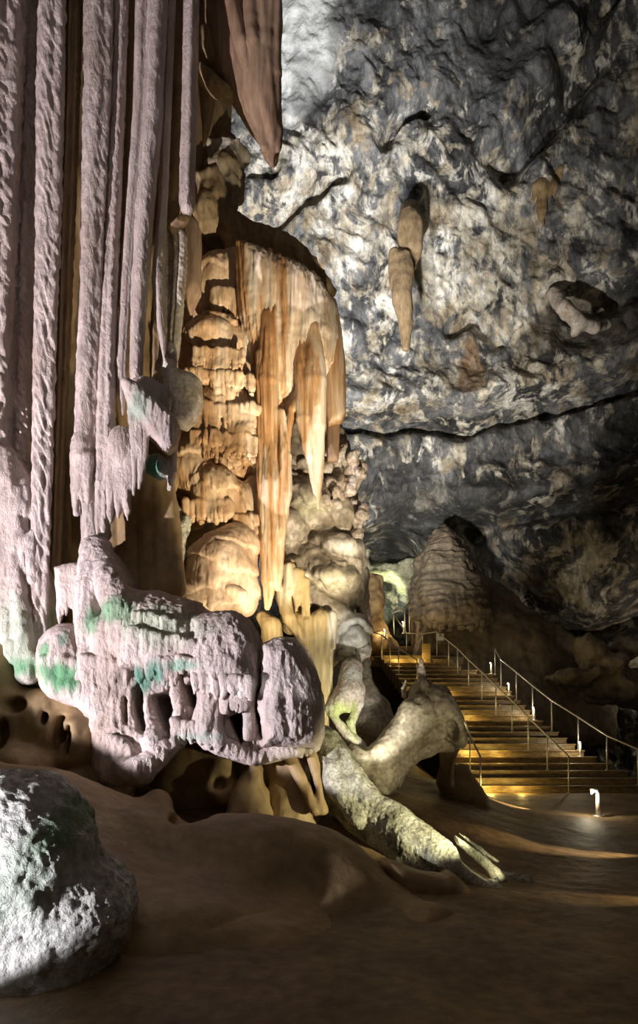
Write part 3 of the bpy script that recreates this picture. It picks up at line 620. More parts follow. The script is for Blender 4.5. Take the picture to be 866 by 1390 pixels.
# brown draperies in shadow behind the fans
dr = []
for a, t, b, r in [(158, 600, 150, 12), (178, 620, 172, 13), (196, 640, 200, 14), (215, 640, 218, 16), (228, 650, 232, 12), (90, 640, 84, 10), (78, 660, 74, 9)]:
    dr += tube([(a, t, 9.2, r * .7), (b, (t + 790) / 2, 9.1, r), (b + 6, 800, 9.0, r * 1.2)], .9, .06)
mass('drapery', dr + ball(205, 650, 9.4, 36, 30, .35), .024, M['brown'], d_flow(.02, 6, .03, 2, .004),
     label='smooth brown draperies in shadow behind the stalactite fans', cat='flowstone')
mass('pitted_rock', poly([(212, 690), (245, 690), (252, 735), (246, 780), (240, 812), (215, 815)], 10.1, .25, 10) + tube([(252, 706, 9.9, 7), (247, 740, 9.9, 4), (246, 790, 9.9, 4)], 1, .04), .02, M['slope'], d_flow(.02, 12, .04, 5, .03, 14),
     label='rough pitted rock glowing yellow in the slit left of the orange tower', cat='rock')

# left foot of the curtain
mass('flowstone', poly([(-60, 640), (8, 600), (24, 620), (46, 650), (66, 700), (68, 800), (66, 935), (40, 932), (24, 925), (12, 890), (0, 866), (-60, 850)], 8.55, .42, 30)
     + tube([(10, 620, 8.3, 8), (12, 700, 8.25, 9), (20, 760, 8.2, 10), (30, 860, 8.1, 14), (38, 915, 8.05, 14)], 1, .12) + tube([(2, 720, 8.3, 12), (8, 820, 8.2, 14), (22, 880, 8.1, 14)], 1, .1)
     + tube([(38, 700, 8.3, 8), (42, 720, 8.2, 7), (44, 790, 8.2, 6)], 1, .06) + ball(36, 668, 8.35, 13, 18, .1) + ball(35, 740, 8.3, 14, 14, .15)
     + ball(36, 630, 8.2, 7, 22, .3, op='-') + ball(33, 708, 8.1, 6, 12, .2, op='-') + drips(10, 885, 64, 915, 8.02, 8, 18, 5, 4),
     .02, lil, combine(d_flow(.03, 6, .05, 1.6, .02, 14, 3, .12)), stain=stain_blobs([(30, 860, 8.2, 46, 60, (0.36, 0.42, 0.30), .75), (42, 908, 8.1, 45, 26, GREEN, 1.0), (-2, 720, 8.3, 10, 120, (0.3, 0.38, 0.33), .7)], freq=4),
     label='lumpy pale flowstone foot under the far left columns with green algae hem', cat='flowstone')

# ================================================================== THE SHELF
sh = poly([(115, 742), (141, 742), (158, 762), (170, 786), (178, 806), (215, 803), (252, 812), (292, 832), (318, 830), (338, 842), (350, 862), (356, 880), (380, 866), (400, 867), (418, 884), (432, 925), (438, 985), (434, 1012), (412, 1022), (385, 1030), (350, 1038), (322, 1032), (298, 1018), (268, 1002),
           (256, 1002), (242, 1014), (222, 1042), (204, 1062), (188, 1068), (162, 1060), (147, 1040), (146, 1020), (140, 1000), (138, 980), (118, 955), (104, 930), (108, 870)], 8.35, .5, 40, slope=(0.12, 0.25), flat=.3, k=.1)
sh += tube([(128, 742, 8.3, 14), (122, 800, 8.05, 18), (120, 850, 7.95, 16), (118, 900, 7.95, 10)], 1, .1) + tube([(136, 748, 8.3, 12), (150, 790, 8.0, 20), (164, 830, 7.85, 24), (166, 870, 7.8, 20)], 1, .12)
sh += tube([(140, 850, 7.85, 14), (146, 900, 7.8, 14), (150, 950, 7.8, 10), (150, 990, 7.75, 8), (158, 1020, 7.7, 12)], 1, .08)
sh += poly([(172, 800), (215, 803), (268, 818), (276, 860), (272, 900), (240, 912), (176, 912), (168, 860)], 8.05, .42, 34, slope=(.05, .4), k=.12)
sh += poly([(262, 838), (292, 832), (318, 830), (338, 842), (350, 866), (352, 905), (350, 936), (262, 936), (258, 880)], 7.98, .42, 30, slope=(.05, .28), k=.1)
sh += tube([(284, 920, 7.75, 20), (282, 985, 7.65, 18), (290, 1006, 7.7, 12)], .9, .08) + tube([(336, 930, 7.7, 9), (338, 960, 7.68, 6), (337, 1000, 7.68, 6)], .9, .06)
sh += poly([(358, 878), (380, 867), (400, 867), (418, 884), (430, 920), (436, 960), (436, 1000), (428, 1012), (360, 1014), (356, 940)], 8.0, .45, 26, slope=(.25, .2), k=.08)
sh += tube([(378, 890, 7.72, 5), (374, 950, 7.62, 6), (374, 1005, 7.66, 6)], .9, .06) + tube([(404, 890, 7.85, 5), (410, 950, 7.72, 6), (410, 1005, 7.76, 6)], .9, .06)
sh += tube([(166, 1040, 7.6, 16), (190, 1046, 7.5, 19), (215, 1025, 7.6, 14), (240, 1004, 7.7, 10)], 1, .08) + tube([(196, 975, 7.8, 6), (206, 1005, 7.65, 12), (212, 1025, 7.6, 14)], 1, .08)
sh += tube([(248, 960, 7.75, 8), (240, 985, 7.7, 9), (240, 1006, 7.7, 10)], 1, .06) + tube([(262, 990, 7.7, 12), (300, 1012, 7.7, 12), (345, 1030, 7.75, 10), (400, 1018, 7.8, 10)], 1, .08)
for W in ([(178, 936), (187, 926), (194, 950), (202, 985), (203, 1002), (188, 990), (180, 965)], [(203, 944), (218, 940), (228, 933), (234, 955), (237, 985), (235, 1010), (224, 1000), (211, 978)],
          [(239, 905), (246, 910), (250, 928), (262, 914), (272, 934), (270, 955), (262, 968), (250, 958), (241, 935)], [(306, 972), (322, 968), (331, 958), (335, 975), (334, 1000), (326, 1016), (314, 995)],
          [(341, 938), (350, 950), (357, 966), (360, 1004), (348, 994), (343, 970)], [(152, 1004), (166, 1000), (164, 1014), (154, 1014)], [(168, 945), (173, 950), (177, 985), (171, 980)], [(350, 880), (356, 893), (358, 938), (354, 945), (351, 905)]):
    sh += poly(W, 7.75, .75, 3, k=.035, op='-', flat=1)
def hem(x0, y0, x1, y1, D, n, ln, r, sd): return drips(x0, y0, x1, y1, D, n, ln, r, sd, k=.03)
sh += hem(235, 985, 300, 1004, 7.59, 13, 16, 4, 11) + hem(262, 925, 345, 930, 7.49, 16, 24, 3.6, 12) + hem(188, 905, 240, 905, 7.57, 11, 28, 4, 13) + hem(112, 900, 172, 915, 7.75, 11, 40, 4.2, 14)
sh += hem(176, 862, 262, 880, 7.57, 18, 24, 3.6, 15) + hem(182, 838, 240, 850, 7.65, 12, 20, 3.4, 18) + hem(370, 985, 432, 990, 7.69, 10, 28, 4.5, 16) + hem(350, 1022, 432, 1006, 7.87, 12, 16, 4.2, 17) + hem(242, 898, 268, 905, 7.52, 6, 18, 3.4, 19) + hem(300, 955, 336, 950, 7.57, 7, 18, 3.2, 20)
sh += hem(146, 1005, 180, 1030, 7.57, 6, 20, 5, 24)
sst = stain_blobs([(215, 850, 7.8, 60, 34, (0.34, 0.42, 0.28), .75), (165, 835, 7.9, 40, 18, GREEN, .85), (130, 848, 8, 16, 22, GREEN, .8), (190, 925, 7.6, 14, 22, TEAL, .95), (214, 915, 7.6, 16, 20, TEAL, .9),
                   (245, 905, 7.6, 30, 8, (0.25, 0.40, 0.30), .9), (265, 1000, 7.6, 50, 8, (0.38, 0.45, 0.38), .7), (240, 860, 7.8, 60, 26, (0.45, 0.48, 0.36), .5)], freq=6, zst=.3)
shf = combine(d_flow(.022, 9, .05, 1.5, .016, 15, 1, .12), lambda p, n: .009 * ridge(V3(p, 26, 26, 15), 2) + .012 * steep(n) * ridge(V3(p, 15, 15, 1.6, 4), 2))
shelf = mass('flowstone_shelf', sh, .016, lil, shf, stain=sst, label='great lilac flowstone shelf with dripping hem and dark hollows', cat='flowstone')
mass('flowstone', ball(96, 895, 8.2, 40, 48, .45) + ball(108, 935, 8.1, 40, 26, .4) + tube([(70, 925, 8.0, 14), (110, 940, 7.9, 20), (140, 968, 7.8, 14)], 1, .1) + drips(60, 905, 120, 912, 7.8, 10, 22, 5, 21), .02, lil,
     d_flow(.03, 8, .03, 2, .014, 16), stain=stain_blobs([(92, 918, 7.9, 46, 22, GREEN, 1.0), (70, 885, 8, 12, 14, GREEN, .9), (95, 870, 8, 8, 12, TEAL, .6)], freq=6),
     label='low white dome with a deep green algae band left of the great shelf', cat='flowstone')
fr = poly([(78, 772), (100, 766), (120, 765), (120, 830), (84, 810)], 8.35, .2, 10) + drips(78, 800, 122, 810, 8.2, 8, 46, 4.5, 23)
mass('stalactite_fan', fr, .016, lil, d_flow(.015, 12, .015, 3, .01), label='fringe of thin white stalactites over the green-banded dome', cat='stalactite')

# brown rock under the shelf, with its hollows
br = poly([(-80, 860), (0, 872), (24, 930), (70, 935), (120, 958), (150, 990), (200, 1000), (440, 990), (446, 1100), (400, 1130), (-80, 1130)], 8.75, .5, 30, slope=(0, -.35), k=.12)
br += tube([(-10, 890, 8.3, 26), (0, 960, 8.1, 30), (10, 1030, 7.8, 30)], 1, .15) + ball(60, 985, 8.2, 62, 50, .5) + ball(100, 1010, 8.0, 50, 44, .45) + tube([(100, 960, 8.1, 20), (120, 1010, 8, 22), (100, 1080, 7.8, 24)], 1, .12)
br += ball(30, 1045, 7.6, 46, 34, .4) + tube([(345, 1045, 8.3, 10), (338, 1080, 8.2, 24), (340, 1120, 8.1, 34)], 1, .15) + tube([(392, 1020, 8.5, 22), (396, 1070, 8.4, 28), (400, 1110, 8.3, 34)], 1, .15) + tube([(300, 1010, 8.5, 16), (300, 1070, 8.3, 20)], 1, .1) + tube([(345, 1030, 8.2, 5), (347, 1060, 8.1, 4)], 1, .1)
br += tube([(395, 1030, 8.1, 10), (415, 1070, 8.0, 8), (428, 1100, 7.9, 8)], 1, .1) + tube([(140, 1010, 8.1, 16), (145, 1060, 7.9, 20), (180, 1090, 7.7, 20)], 1, .12)
br += tube([(420, 1020, 8.0, 8), (432, 1060, 7.95, 6), (438, 1100, 7.9, 7)], 1, .1)
for a, b, c, d, D in [(75, 995, 7, 26, 7.6), (56, 975, 4, 8, 7.7), (88, 1005, 5, 22, 7.55), (130, 1005, 4, 14, 7.5), (122, 1000, 3, 12, 7.5), (5, 955, 20, 12, 7.6), (-5, 1000, 12, 26, 7.6), (168, 1088, 11, 11, 7.3), (225, 1080, 42, 40, 7.9), (262, 1110, 40, 36, 7.9), (290, 1066, 16, 14, 7.8), (17, 905, 3, 10, 7.9)]:
    br += ball(a, b, D, c, d, .6, k=.07, op='-')
mass('cave_rock', br, .024, M['brown'], d_flow(.02, 4, .06, 1.4, .008, 9, 4, .4), label='smooth brown rock full of dark hollows beneath the lilac shelf', cat='rock')

# smooth brown mound filling the bottom
md = []
for a, b, D, r in [(-60, 1120, 7.2, 90), (60, 1140, 7.0, 95), (160, 1185, 6.9, 100), (250, 1220, 6.8, 92), (340, 1215, 6.8, 104), (410, 1225, 6.7, 92), (470, 1265, 6.5, 78), (540, 1285, 6.2, 60), (592, 1290, 5.9, 42), (90, 1260, 5.8, 120), (240, 1330, 5.5, 130), (380, 1350, 5.4, 110), (500, 1350, 5.3, 70)]:
    md += ball(a, b, D, r * 1.15, r, r / F * D * 1.3, k=.35)
md += ball(212, 1100, 7.3, 22, 26, .25) + tube([(-60, 1075, 7.3, 40), (60, 1085, 7.1, 36), (160, 1110, 7.0, 34), (215, 1130, 7.0, 30)], 1, .2)
md += ball(255, 1118, 6.9, 30, 12, .3, k=.1, op='-') + tube([(590, 1262, 5.7, 26), (570, 1300, 5.4, 30), (540, 1360, 5.2, 40)], 1, .3)
mass('rock_mound', md, .03, M['brown'], d_flow(.0, 3, .10, 0.9, .008, 10, 6, .6), label='broad smooth brown rock mound filling the bottom foreground', cat='rock')
# lit boulder
bo = poly([(-120, 1040), (0, 1048), (50, 1058), (92, 1095), (112, 1130), (128, 1165), (172, 1200), (178, 1235), (150, 1270), (146, 1330), (130, 1420), (-120, 1420)], 4.6, .5, 60, slope=(.1, .25), k=.15)
bo += ball(20, 1190, 4.45, 110, 130, .5, k=.2) + ball(120, 1250, 4.5, 48, 60, .3, k=.2)
mass('boulder', bo, .016, M['boulder'], combine(d_flow(.0, 3, .10, 1.2, .03, 9, 8, 1.0), lambda p, n: -.025 * cells(V3(p, 6, 6, 6, 2)) + .014 * ridge(V3(p, 16, 16, 16, 1), 2)),
     stain=stain_blobs([(90, 1120, 4.4, 30, 40, (0.18, 0.32, 0.16), .8), (20, 1200, 4.4, 40, 60, (0.36, 0.44, 0.36), .7), (70, 1180, 4.4, 30, 50, (0.3, 0.38, 0.28), .6)], freq=2.2, zst=1),
     label='rough pitted grey boulder brightly lit in the bottom left corner', cat='boulder')

# ================================================================== ORANGE FORMATIONS
og = M['orange']
tw = ball(292, 470, 10.7, 46, 38, .5) + ball(300, 515, 10.6, 46, 32, .5) + ball(308, 560, 10.6, 44, 40, .5) + ball(318, 600, 10.6, 38, 36, .45) + ball(326, 628, 10.6, 26, 26, .35) + tube([(262, 470, 10.5, 16), (256, 500, 10.5, 10)], 1, .1)
tw += ball(285, 455, 10.45, 26, 18, .3) + ball(330, 595, 10.35, 22, 24, .3) + ball(268, 540, 10.6, 16, 30, .3)
tw += drips(262, 478, 330, 482, 10.12, 18, 20, 3, 35, k=.02) + drips(258, 590, 350, 600, 10.1, 22, 30, 3.2, 39, k=.02)
tw += drips(252, 512, 345, 520, 10.15, 20, 14, 3.5, 31, k=.03) + drips(265, 555, 350, 560, 10.12, 18, 30, 3.6, 32, k=.03) + drips(262, 575, 300, 580, 10.15, 8, 40, 3.6, 33, k=.03) + drips(300, 630, 352, 620, 10.3, 9, 18, 4, 34, k=.03)
mass('flowstone_tower', tw, .017, og, d_terr(.05, 1.25, .75, 2, .028, 12), label='tiered orange flowstone tower with fringed ledges in the centre', cat='flowstone')
lw = ball(262, 640, 10.5, 34, 40, .45) + ball(292, 672, 10.4, 36, 38, .45) + ball(250, 610, 10.6, 18, 26, .3) + ball(330, 690, 10.5, 24, 36, .35) + ball(262, 700, 10.5, 20, 18, .3) + ball(345, 665, 10.6, 12, 20, .2)
lw += drips(250, 690, 318, 690, 10.05, 13, 22, 4, 36, k=.03) + drips(318, 710, 350, 712, 10.2, 7, 22, 4, 37, k=.03)
mass('flowstone_lump', lw, .017, og, d_terr(.04, 1.1, .9, 5, .026, 12), label='lumpy orange flowstone leaning left below the tiered tower', cat='flowstone')
dm = ball(300, 775, 10.2, 48, 52, .55) + ball(320, 745, 10.3, 34, 34, .4) + ball(290, 800, 10.1, 42, 30, .45) + ball(332, 800, 10.3, 20, 38, .3)
dm += drips(252, 806, 330, 812, 9.75, 16, 20, 4.5, 38, k=.03)
mass('flowstone_dome', dm, .018, M['peach'], d_terr(.04, 2.4, .5, 9, .016, 12), label='round peach-coloured flowstone dome right above the lilac shelf', cat='flowstone')
up = ball(300, 385, 10.9, 34, 38, .4) + ball(280, 410, 10.9, 18, 26, .3) + ball(318, 380, 10.9, 16, 40, .3) + drips(288, 400, 330, 402, 10.5, 12, 38, 3.6, 41, k=.03)
up += tube([(262, 400, 11, 14), (262, 440, 11, 14)], 1, .1) + poly([(262, 380), (300, 345), (330, 350), (332, 440), (255, 440)], 11.1, .2, 10)
mass('flowstone', up, .022, og, d_terr(.03, 1.2, .8, 7, .026, 12), label='small orange dome with a comb of fine stalactites above the tiered tower', cat='flowstone')
# the roof rock above it
rf = poly([(262, 262), (300, 250), (322, 300), (350, 318), (400, 338), (436, 368), (456, 404), (440, 400), (380, 368), (330, 350), (270, 352)], 11.3, .5, 20, slope=(0, -.1)) + ball(282, 300, 11.0, 26, 34, .4) + tube([(316, 310, 11, 16), (322, 350, 10.9, 16)], 1, .1)
rf += ball(292, 330, 10.7, 8, 22, .5, op='-') + poly([(255, 200), (330, 196), (330, 262), (300, 285), (262, 280)], 11.7, .3, 16) + drips(268, 268, 322, 262, 11.3, 8, 40, 7, 43, k=.05) + ball(300, 235, 11.4, 30, 22, .3) + ball(275, 205, 11.5, 22, 14, .3)
rf += tube([(262, 180, 11.8, 16), (300, 190, 11.8, 14), (328, 215, 11.8, 12)], 1, .1)
mass('cave_rock', rf, .028, M['olive'], combine(d_flow(.04, 5, .08, 2, .03, 9), lambda p, n: -.05 * cells(V3(p, 4, 4, 3))), stain=stain_blobs([(300, 205, 11.6, 45, 25, (0.66, 0.60, 0.48), .9), (305, 255, 11.4, 34, 30, (0.50, 0.42, 0.3), .6)], freq=2.5),
     label='dark brown ledge rock above the orange formations', cat='rock')
# the curtain: one thing, each big fold a part
cu = empty('flowstone_curtain', P(400, 640, 10.4)); tag(cu, 'wide orange stone curtain of long folds right of the tiered tower', 'flowstone')
dp = M['drape']
b1 = poly([(326, 345), (352, 352), (395, 366), (430, 384), (452, 414), (462, 462), (458, 500), (440, 520), (425, 560), (408, 556), (390, 580), (380, 560), (350, 560), (340, 470), (330, 440)], 10.62, .34, 40, slope=(.1, -.06), k=.08)
for a, t, b, m_, r in [(340, 352, 346, 470, 6), (352, 370, 354, 520, 7), (359, 366, 360, 500, 4), (366, 372, 364, 560, 8), (380, 380, 376, 520, 8), (394, 384, 398, 480, 10), (410, 392, 412, 500, 11), (425, 400, 424, 470, 10), (440, 420, 438, 480, 9), (336, 360, 342, 470, 7)]:
    b1 += tube([(a, t, 10.55, r * .6), (b, (t + m_) / 2, 10.40, r), (b, m_, 10.46, r * .4)], .9, .1)
b1 += drips(330, 450, 350, 470, 10.5, 5, 60, 4, 46, k=.04)
dflow = combine(d_flow(.045, 8, .03, 2, .006, 16, 3, .06), lambda p, n: .014 * ridge(V3(p, 26, 26, 1.6), 2))
mass('fold', b1, .017, dp, dflow, parent=cu)
pil = tube([(366, 345, 10.5, 7), (366, 430, 10.3, 10), (364, 520, 10.22, 13), (366, 600, 10.25, 14), (370, 660, 10.2, 17), (368, 720, 10.2, 16), (366, 790, 10.2, 9), (363, 826, 10.2, 2)], .8, .05)
pil += tube([(380, 560, 10.2, 5), (386, 620, 10.15, 8), (388, 670, 10.15, 7), (380, 720, 10.15, 7), (377, 780, 10.2, 5), (376, 800, 10.2, 3)], 1, .05) + tube([(354, 480, 10.25, 5), (354, 600, 10.2, 5), (358, 700, 10.15, 6), (357, 740, 10.2, 4)], 1, .04)
mass('pillar', pil, .016, dp, d_flow(.028, 12, .025, 2, .004, 16, 4, .05), parent=cu)
tk = tube([(418, 385, 10.55, 5), (424, 450, 10.38, 13), (426, 520, 10.27, 17), (430, 580, 10.2, 12), (432, 640, 10.2, 7), (432, 690, 10.2, 2)], .8, .05) + tube([(402, 380, 10.5, 4), (406, 440, 10.4, 7), (410, 500, 10.3, 10), (412, 570, 10.2, 10), (420, 620, 10.15, 6), (428, 670, 10.2, 3)], .8, .05)
tk += tube([(410, 520, 10.45, 7), (396, 555, 10.25, 5), (391, 590, 10.25, 4), (390, 640, 10.25, 3)], 1, .06)
mass('tusk', tk, .019, dp, d_flow(.008, 8, .02, 2, .003, 16, 5, .06), parent=cu)
for pts, D, T in [([(440, 398), (456, 410), (464, 450), (469, 500), (469, 562), (464, 573), (446, 578), (442, 560)], 10.6, .14), ([(444, 570), (461, 572), (460, 600), (459, 626), (444, 628)], 10.72, .1)]:
    mass('panel', poly(pts, D, T, 10), .019, M['russet'] if D > 10.65 else dp, d_flow(.006, 8, .012, 2, .003), parent=cu)
mass('grey_rock', poly([(378, 555), (445, 555), (470, 600), (470, 700), (372, 700)], 11.6, .3, 15), .03, M['greyflow'], d_flow(.02, 7, .1, 3, .03, 9), label='dark grey rock seen through the arch of the orange curtain', cat='rock')

# ================================================================== GREY AND CORAL FLOW RIGHT OF THE CURTAIN
R = random.Random(5); co = []
for i in range(46):
    t = R.random(); y = 612 + 118 * t; xa = np.interp(y, [612, 650, 690, 730], [445, 440, 452, 476]); xb = np.interp(y, [612, 640, 680, 700, 730], [478, 494, 490, 497, 484])
    x = R.uniform(xa, xb); co += ball(x, y, 11.2 + R.uniform(-.2, .15), R.uniform(5, 9), R.uniform(5, 12), None, k=.04, rot=R.uniform(-.8, .8))
co += tube([(462, 610, 11.4, 14), (468, 660, 11.4, 16), (478, 720, 11.4, 10)], .8, .1) + tube([(490, 690, 11.1, 5), (497, 698, 11.1, 3), (488, 712, 11.1, 4), (482, 738, 11.1, 2)], 1, .03)
for i in range(26):
    co += ball(R.uniform(388, 435), R.uniform(600, 690), 11.3 + R.uniform(-.1, .2), R.uniform(6, 12), R.uniform(5, 10), None, k=.05, rot=R.uniform(-.5, .5))
co += ball(455, 668, 10.9, 6, 8, k=.04) + ball(442, 678, 10.95, 6, 9, k=.04)
mass('coral_cluster', co, .018, M['coral'], d_flow(.01, 8, .05, 5, .02, 14), label='knobbly cream coral-like rock cluster right of the orange curtain tip', cat='rock')
gf = ball(420, 690, 11.4, 44, 42, .5) + ball(455, 715, 11.5, 34, 44, .5) + ball(445, 780, 11.4, 52, 66, .6) + ball(465, 745, 11.1, 26, 18, .35) + ball(455, 785, 11.0, 34, 22, .4) + ball(410, 770, 11.4, 40, 46, .4)
gf += tube([(400, 770, 11.0, 12), (430, 815, 10.9, 16), (460, 840, 10.9, 18)], 1, .1) + ball(478, 860, 11.0, 24, 28, .4) + ball(440, 850, 11.2, 34, 60, .4) + ball(395, 715, 11.1, 20, 26, .3)
gf += tube([(385, 770, 10.9, 4), (420, 800, 10.75, 4), (450, 830, 10.7, 4)], 1, .05) + tube([(472, 890, 10.8, 9), (482, 905, 10.8, 8), (492, 880, 10.9, 9)], 1, .06)
gst = stain_blobs([(475, 862, 10.8, 28, 30, (0.78, 0.80, 0.76), .95), (465, 745, 11, 24, 14, (0.75, 0.73, 0.66), .8), (450, 790, 10.8, 34, 16, (0.66, 0.60, 0.42), .8), (420, 690, 11, 30, 16, (0.58, 0.56, 0.38), .7)], freq=2.5, zst=.8)
mass('flowstone_cascade', gf, .023, M['greyflow'], combine(d_terr(.10, 1.5, .6, 12, .02, 8), d_flow(.0, 3, .08, 2.6, .012, 12)), stain=gst, label='wet grey-brown flowstone cascade with pale caps right of the orange pillar', cat='flowstone')
mass('rock_rib', tube([(478, 735, 11.6, 10), (488, 780, 11.6, 12), (494, 830, 11.6, 10), (497, 870, 11.6, 8), (496, 905, 11.6, 6), (492, 925, 11.5, 4)], 1, .06), .02, M['coral'], combine(d_flow(.02, 6, .05, 4, .02, 12), lambda p, n: -.03 * cells(V3(p, 7, 7, 5))),
     stain=stain_blobs([(490, 830, 11.5, 30, 120, (0.50, 0.36, 0.29), .7)], freq=2), label='rough pinkish rock rib at the right edge of the grey cascade', cat='rock')
gd = poly([(398, 832), (420, 836), (436, 826), (448, 832), (455, 860), (450, 900), (452, 950), (442, 1000), (432, 1010), (418, 940), (405, 880)], 10.6, .25, 14) + tube([(450, 834, 10.4, 5), (454, 862, 10.4, 4), (452, 880, 10.4, 3)], 1, .04)
gd += tube([(375, 758, 10.6, 9), (380, 800, 10.5, 8), (392, 838, 10.4, 8), (410, 866, 10.4, 7)], 1, .06) + tube([(392, 766, 10.6, 10), (394, 810, 10.6, 12), (396, 850, 10.6, 12)], .9, .06) + drips(385, 775, 420, 800, 10.4, 6, 50, 5, 51)
gd += tube([(356, 838, 10.4, 8), (368, 850, 10.35, 12), (372, 880, 10.4, 14)], 1, .1)
mass('flowstone_sheet', gd, .02, M['gold'], d_flow(.02, 9, .03, 2, .005, 14, 3, .08), stain=stain_blobs([(385, 790, 10.5, 20, 40, (0.72, 0.66, 0.5), .7), (450, 850, 10.4, 8, 40, (.8, .8, .74), .8)], freq=2), label='golden brown flowstone sheet behind the shelf, right of centre', cat='flowstone')
ft = tube([(478, 905, 10.6, 14), (474, 935, 10.5, 17), (462, 955, 10.4, 17), (454, 962, 10.4, 12)], .9, .08) + tube([(490, 930, 10.6, 5), (488, 955, 10.5, 5), (476, 980, 10.4, 6), (478, 1000, 10.3, 6), (492, 1014, 10.2, 6)], 1, .05) + tube([(448, 960, 10.35, 6), (462, 985, 10.3, 6), (480, 1008, 10.2, 7)], 1, .05)
ft += ball(468, 972, 10.2, 9, 7, .3, op='-', k=.04)
mass('flowstone', ft, .018, M['coral'], d_flow(.015, 9, .02, 3, .01, 16), stain=stain_blobs([(462, 965, 10.3, 26, 18, (0.42, 0.50, 0.16), .85), (480, 990, 10.2, 20, 26, (0.62, 0.66, 0.32), .8), (474, 918, 10.5, 20, 16, (0.72, 0.76, 0.68), .8)], freq=4),
     label='pale hooked foot of flowstone tinted yellow green above the slope', cat='flowstone')
mass('bell_rock', tube([(494, 895, 11.4, 6), (497, 930, 11.2, 12), (504, 965, 11.1, 26), (508, 990, 11.0, 30), (504, 1003, 11.0, 24)], .8, .1) + ball(506, 985, 11, 30, 26, .4), .021, M['arch'], d_flow(.006, 5, .04, 1.8, .006),
     stain=stain_blobs([(505, 970, 11, 40, 50, (0.50, 0.43, 0.36), .6)], freq=1), label='smooth bell-shaped rock standing left of the pointed arch rock', cat='rock')

# arch rock
ar = poly([(478, 1010), (500, 1018), (530, 1002), (548, 965), (560, 935), (573, 920), (584, 932), (606, 932), (620, 952), (628, 972), (634, 990), (634, 1008), (628, 1015), (612, 1006), (604, 1000), (580, 1008), (556, 1026), (540, 1052), (524, 1082), (512, 1088), (496, 1068), (484, 1044), (470, 1020)], 10.2, .3, 16, slope=(.15, .1), k=.1)
ar += tube([(572, 926, 10.2, 4), (582, 952, 10.1, 20), (598, 962, 10.05, 24), (612, 980, 10.08, 18)], .8, .12) + tube([(520, 1070, 9.7, 14), (520, 1030, 9.9, 24), (545, 1000, 10.0, 22), (570, 970, 10.0, 26)], .9, .15) + poly([(600, 990), (626, 1000), (630, 1012), (612, 1018), (594, 1018), (570, 1032), (553, 1050), (540, 1072), (536, 1052), (552, 1022), (578, 1004)], 10.55, .16, 10, k=.05) + ball(619, 994, 9.82, 11, 21, .5, op='-', rot=.3, k=.03)
ar += tube([(490, 1030, 10.2, 14), (505, 1110, 9.9, 20), (520, 1160, 9.6, 20)], 1, .1)
mass('arch_rock', ar, .019, M['arch'], combine(d_flow(.006, 4, .07, 2.0, .012, 10, 2, .5), lambda p, n: .03 * ridge(V3(p, 2.2, 2.2, 2.2, 3), 2)), label='pointed arch-shaped rock reaching out in front of the stairs', cat='rock')
mass('small_stalagmite', tube([(572, 926, 10.25, 3), (572, 908, 10.25, 3.5), (572, 897, 10.25, 3)], 1, .03) + ball(572, 915, 10.25, 4, 5), .008, M['coral'], d_flow(.004, 30, .01, 18, .006, 30), label='small glittering stalagmite perched on the tip of the arch rock', cat='stalagmite')
mass('small_stalagmite', tube([(549, 944, 10.3, 4), (548, 934, 10.3, 3), (551, 924, 10.3, 1.5)], 1, .03), .008, M['coral'], d_flow(.002, 30, .008, 18, .004, 30), label='tiny pale stub of stone on the left edge of the arch rock', cat='stalagmite')
mass('rock_post', tube([(618, 990, 10.8, 12), (608, 1012, 11, 14), (606, 1040, 11.2, 9), (604, 1062, 11.4, 12), (614, 1080, 11.6, 16), (622, 1110, 11.8, 24)], 1, .08) + tube([(626, 1046, 11.6, 10), (650, 1090, 11.6, 14)], 1, .2), .02, M['brown'], d_flow(.01, 5, .04, 2, .006),
     label='small brown rock post under the right end of the arch rock', cat='rock')
# pitted slope
sp = poly([(428, 990), (440, 984), (456, 992), (478, 1020), (500, 1058), (520, 1082), (548, 1094), (580, 1118), (612, 1142), (636, 1164), (660, 1190), (664, 1200), (640, 1202), (622, 1196), (610, 1186), (560, 1190), (540, 1186), (522, 1178), (500, 1158), (470, 1130), (440, 1100), (422, 1060), (420, 1020)], 7.7, .36, 46, slope=(-.85, .0), k=.08, flat=.2)
sp += tube([(600, 1172, 7.2, 12), (645, 1194, 6.9, 5)], .9, .15) + tube([(440, 1010, 8.2, 12), (456, 1060, 8.0, 18), (490, 1110, 7.75, 18)], .9, .2)
sp += poly([(617, 1146), (624, 1146), (642, 1170), (664, 1190), (660, 1196), (640, 1184), (624, 1168)], 7.0, .6, 3, k=.04, op='-', flat=1)
mass('rock_slope', sp, .018, M['slope'], combine(d_flow(.0, 3, .05, 1.8, .012, 12, 3, 1), lambda p, n: -.006 * smooth(.12, .4, fbm(V3(p, 7, 7, 7, 2), 4)) * smooth(-.1, .25, fbm(V3(p, 1.6, 1.6, 1.6, 9), 2)) + .01 * ridge(V3(p, 18, 18, 18), 2)),
     label='pitted yellowish rock slope sliding down from the shelf to the ground lamp', cat='rock')
mass('rock_block', poly([(516, 1172), (528, 1168), (560, 1180), (600, 1186), (606, 1180), (618, 1188), (638, 1206), (642, 1236), (560, 1222), (532, 1200)], 6.7, .25, 12, slope=(-.3, 0)), .018, M['brown'], d_flow(.0, 4, .03, 2.5, .01), label='angular dark rock block at the foot of the pitted slope', cat='rock')
gf2 = poly([(620, 1136), (632, 1143), (654, 1158), (674, 1176), (684, 1192), (674, 1199), (666, 1194), (654, 1176), (634, 1158), (622, 1147)], 7.1, .07, 6, slope=(-.5, 0), k=.03) + poly([(626, 1133), (650, 1146), (676, 1166), (672, 1170), (646, 1154)], 7.2, .05, 4, slope=(-.5, 0), k=.03)
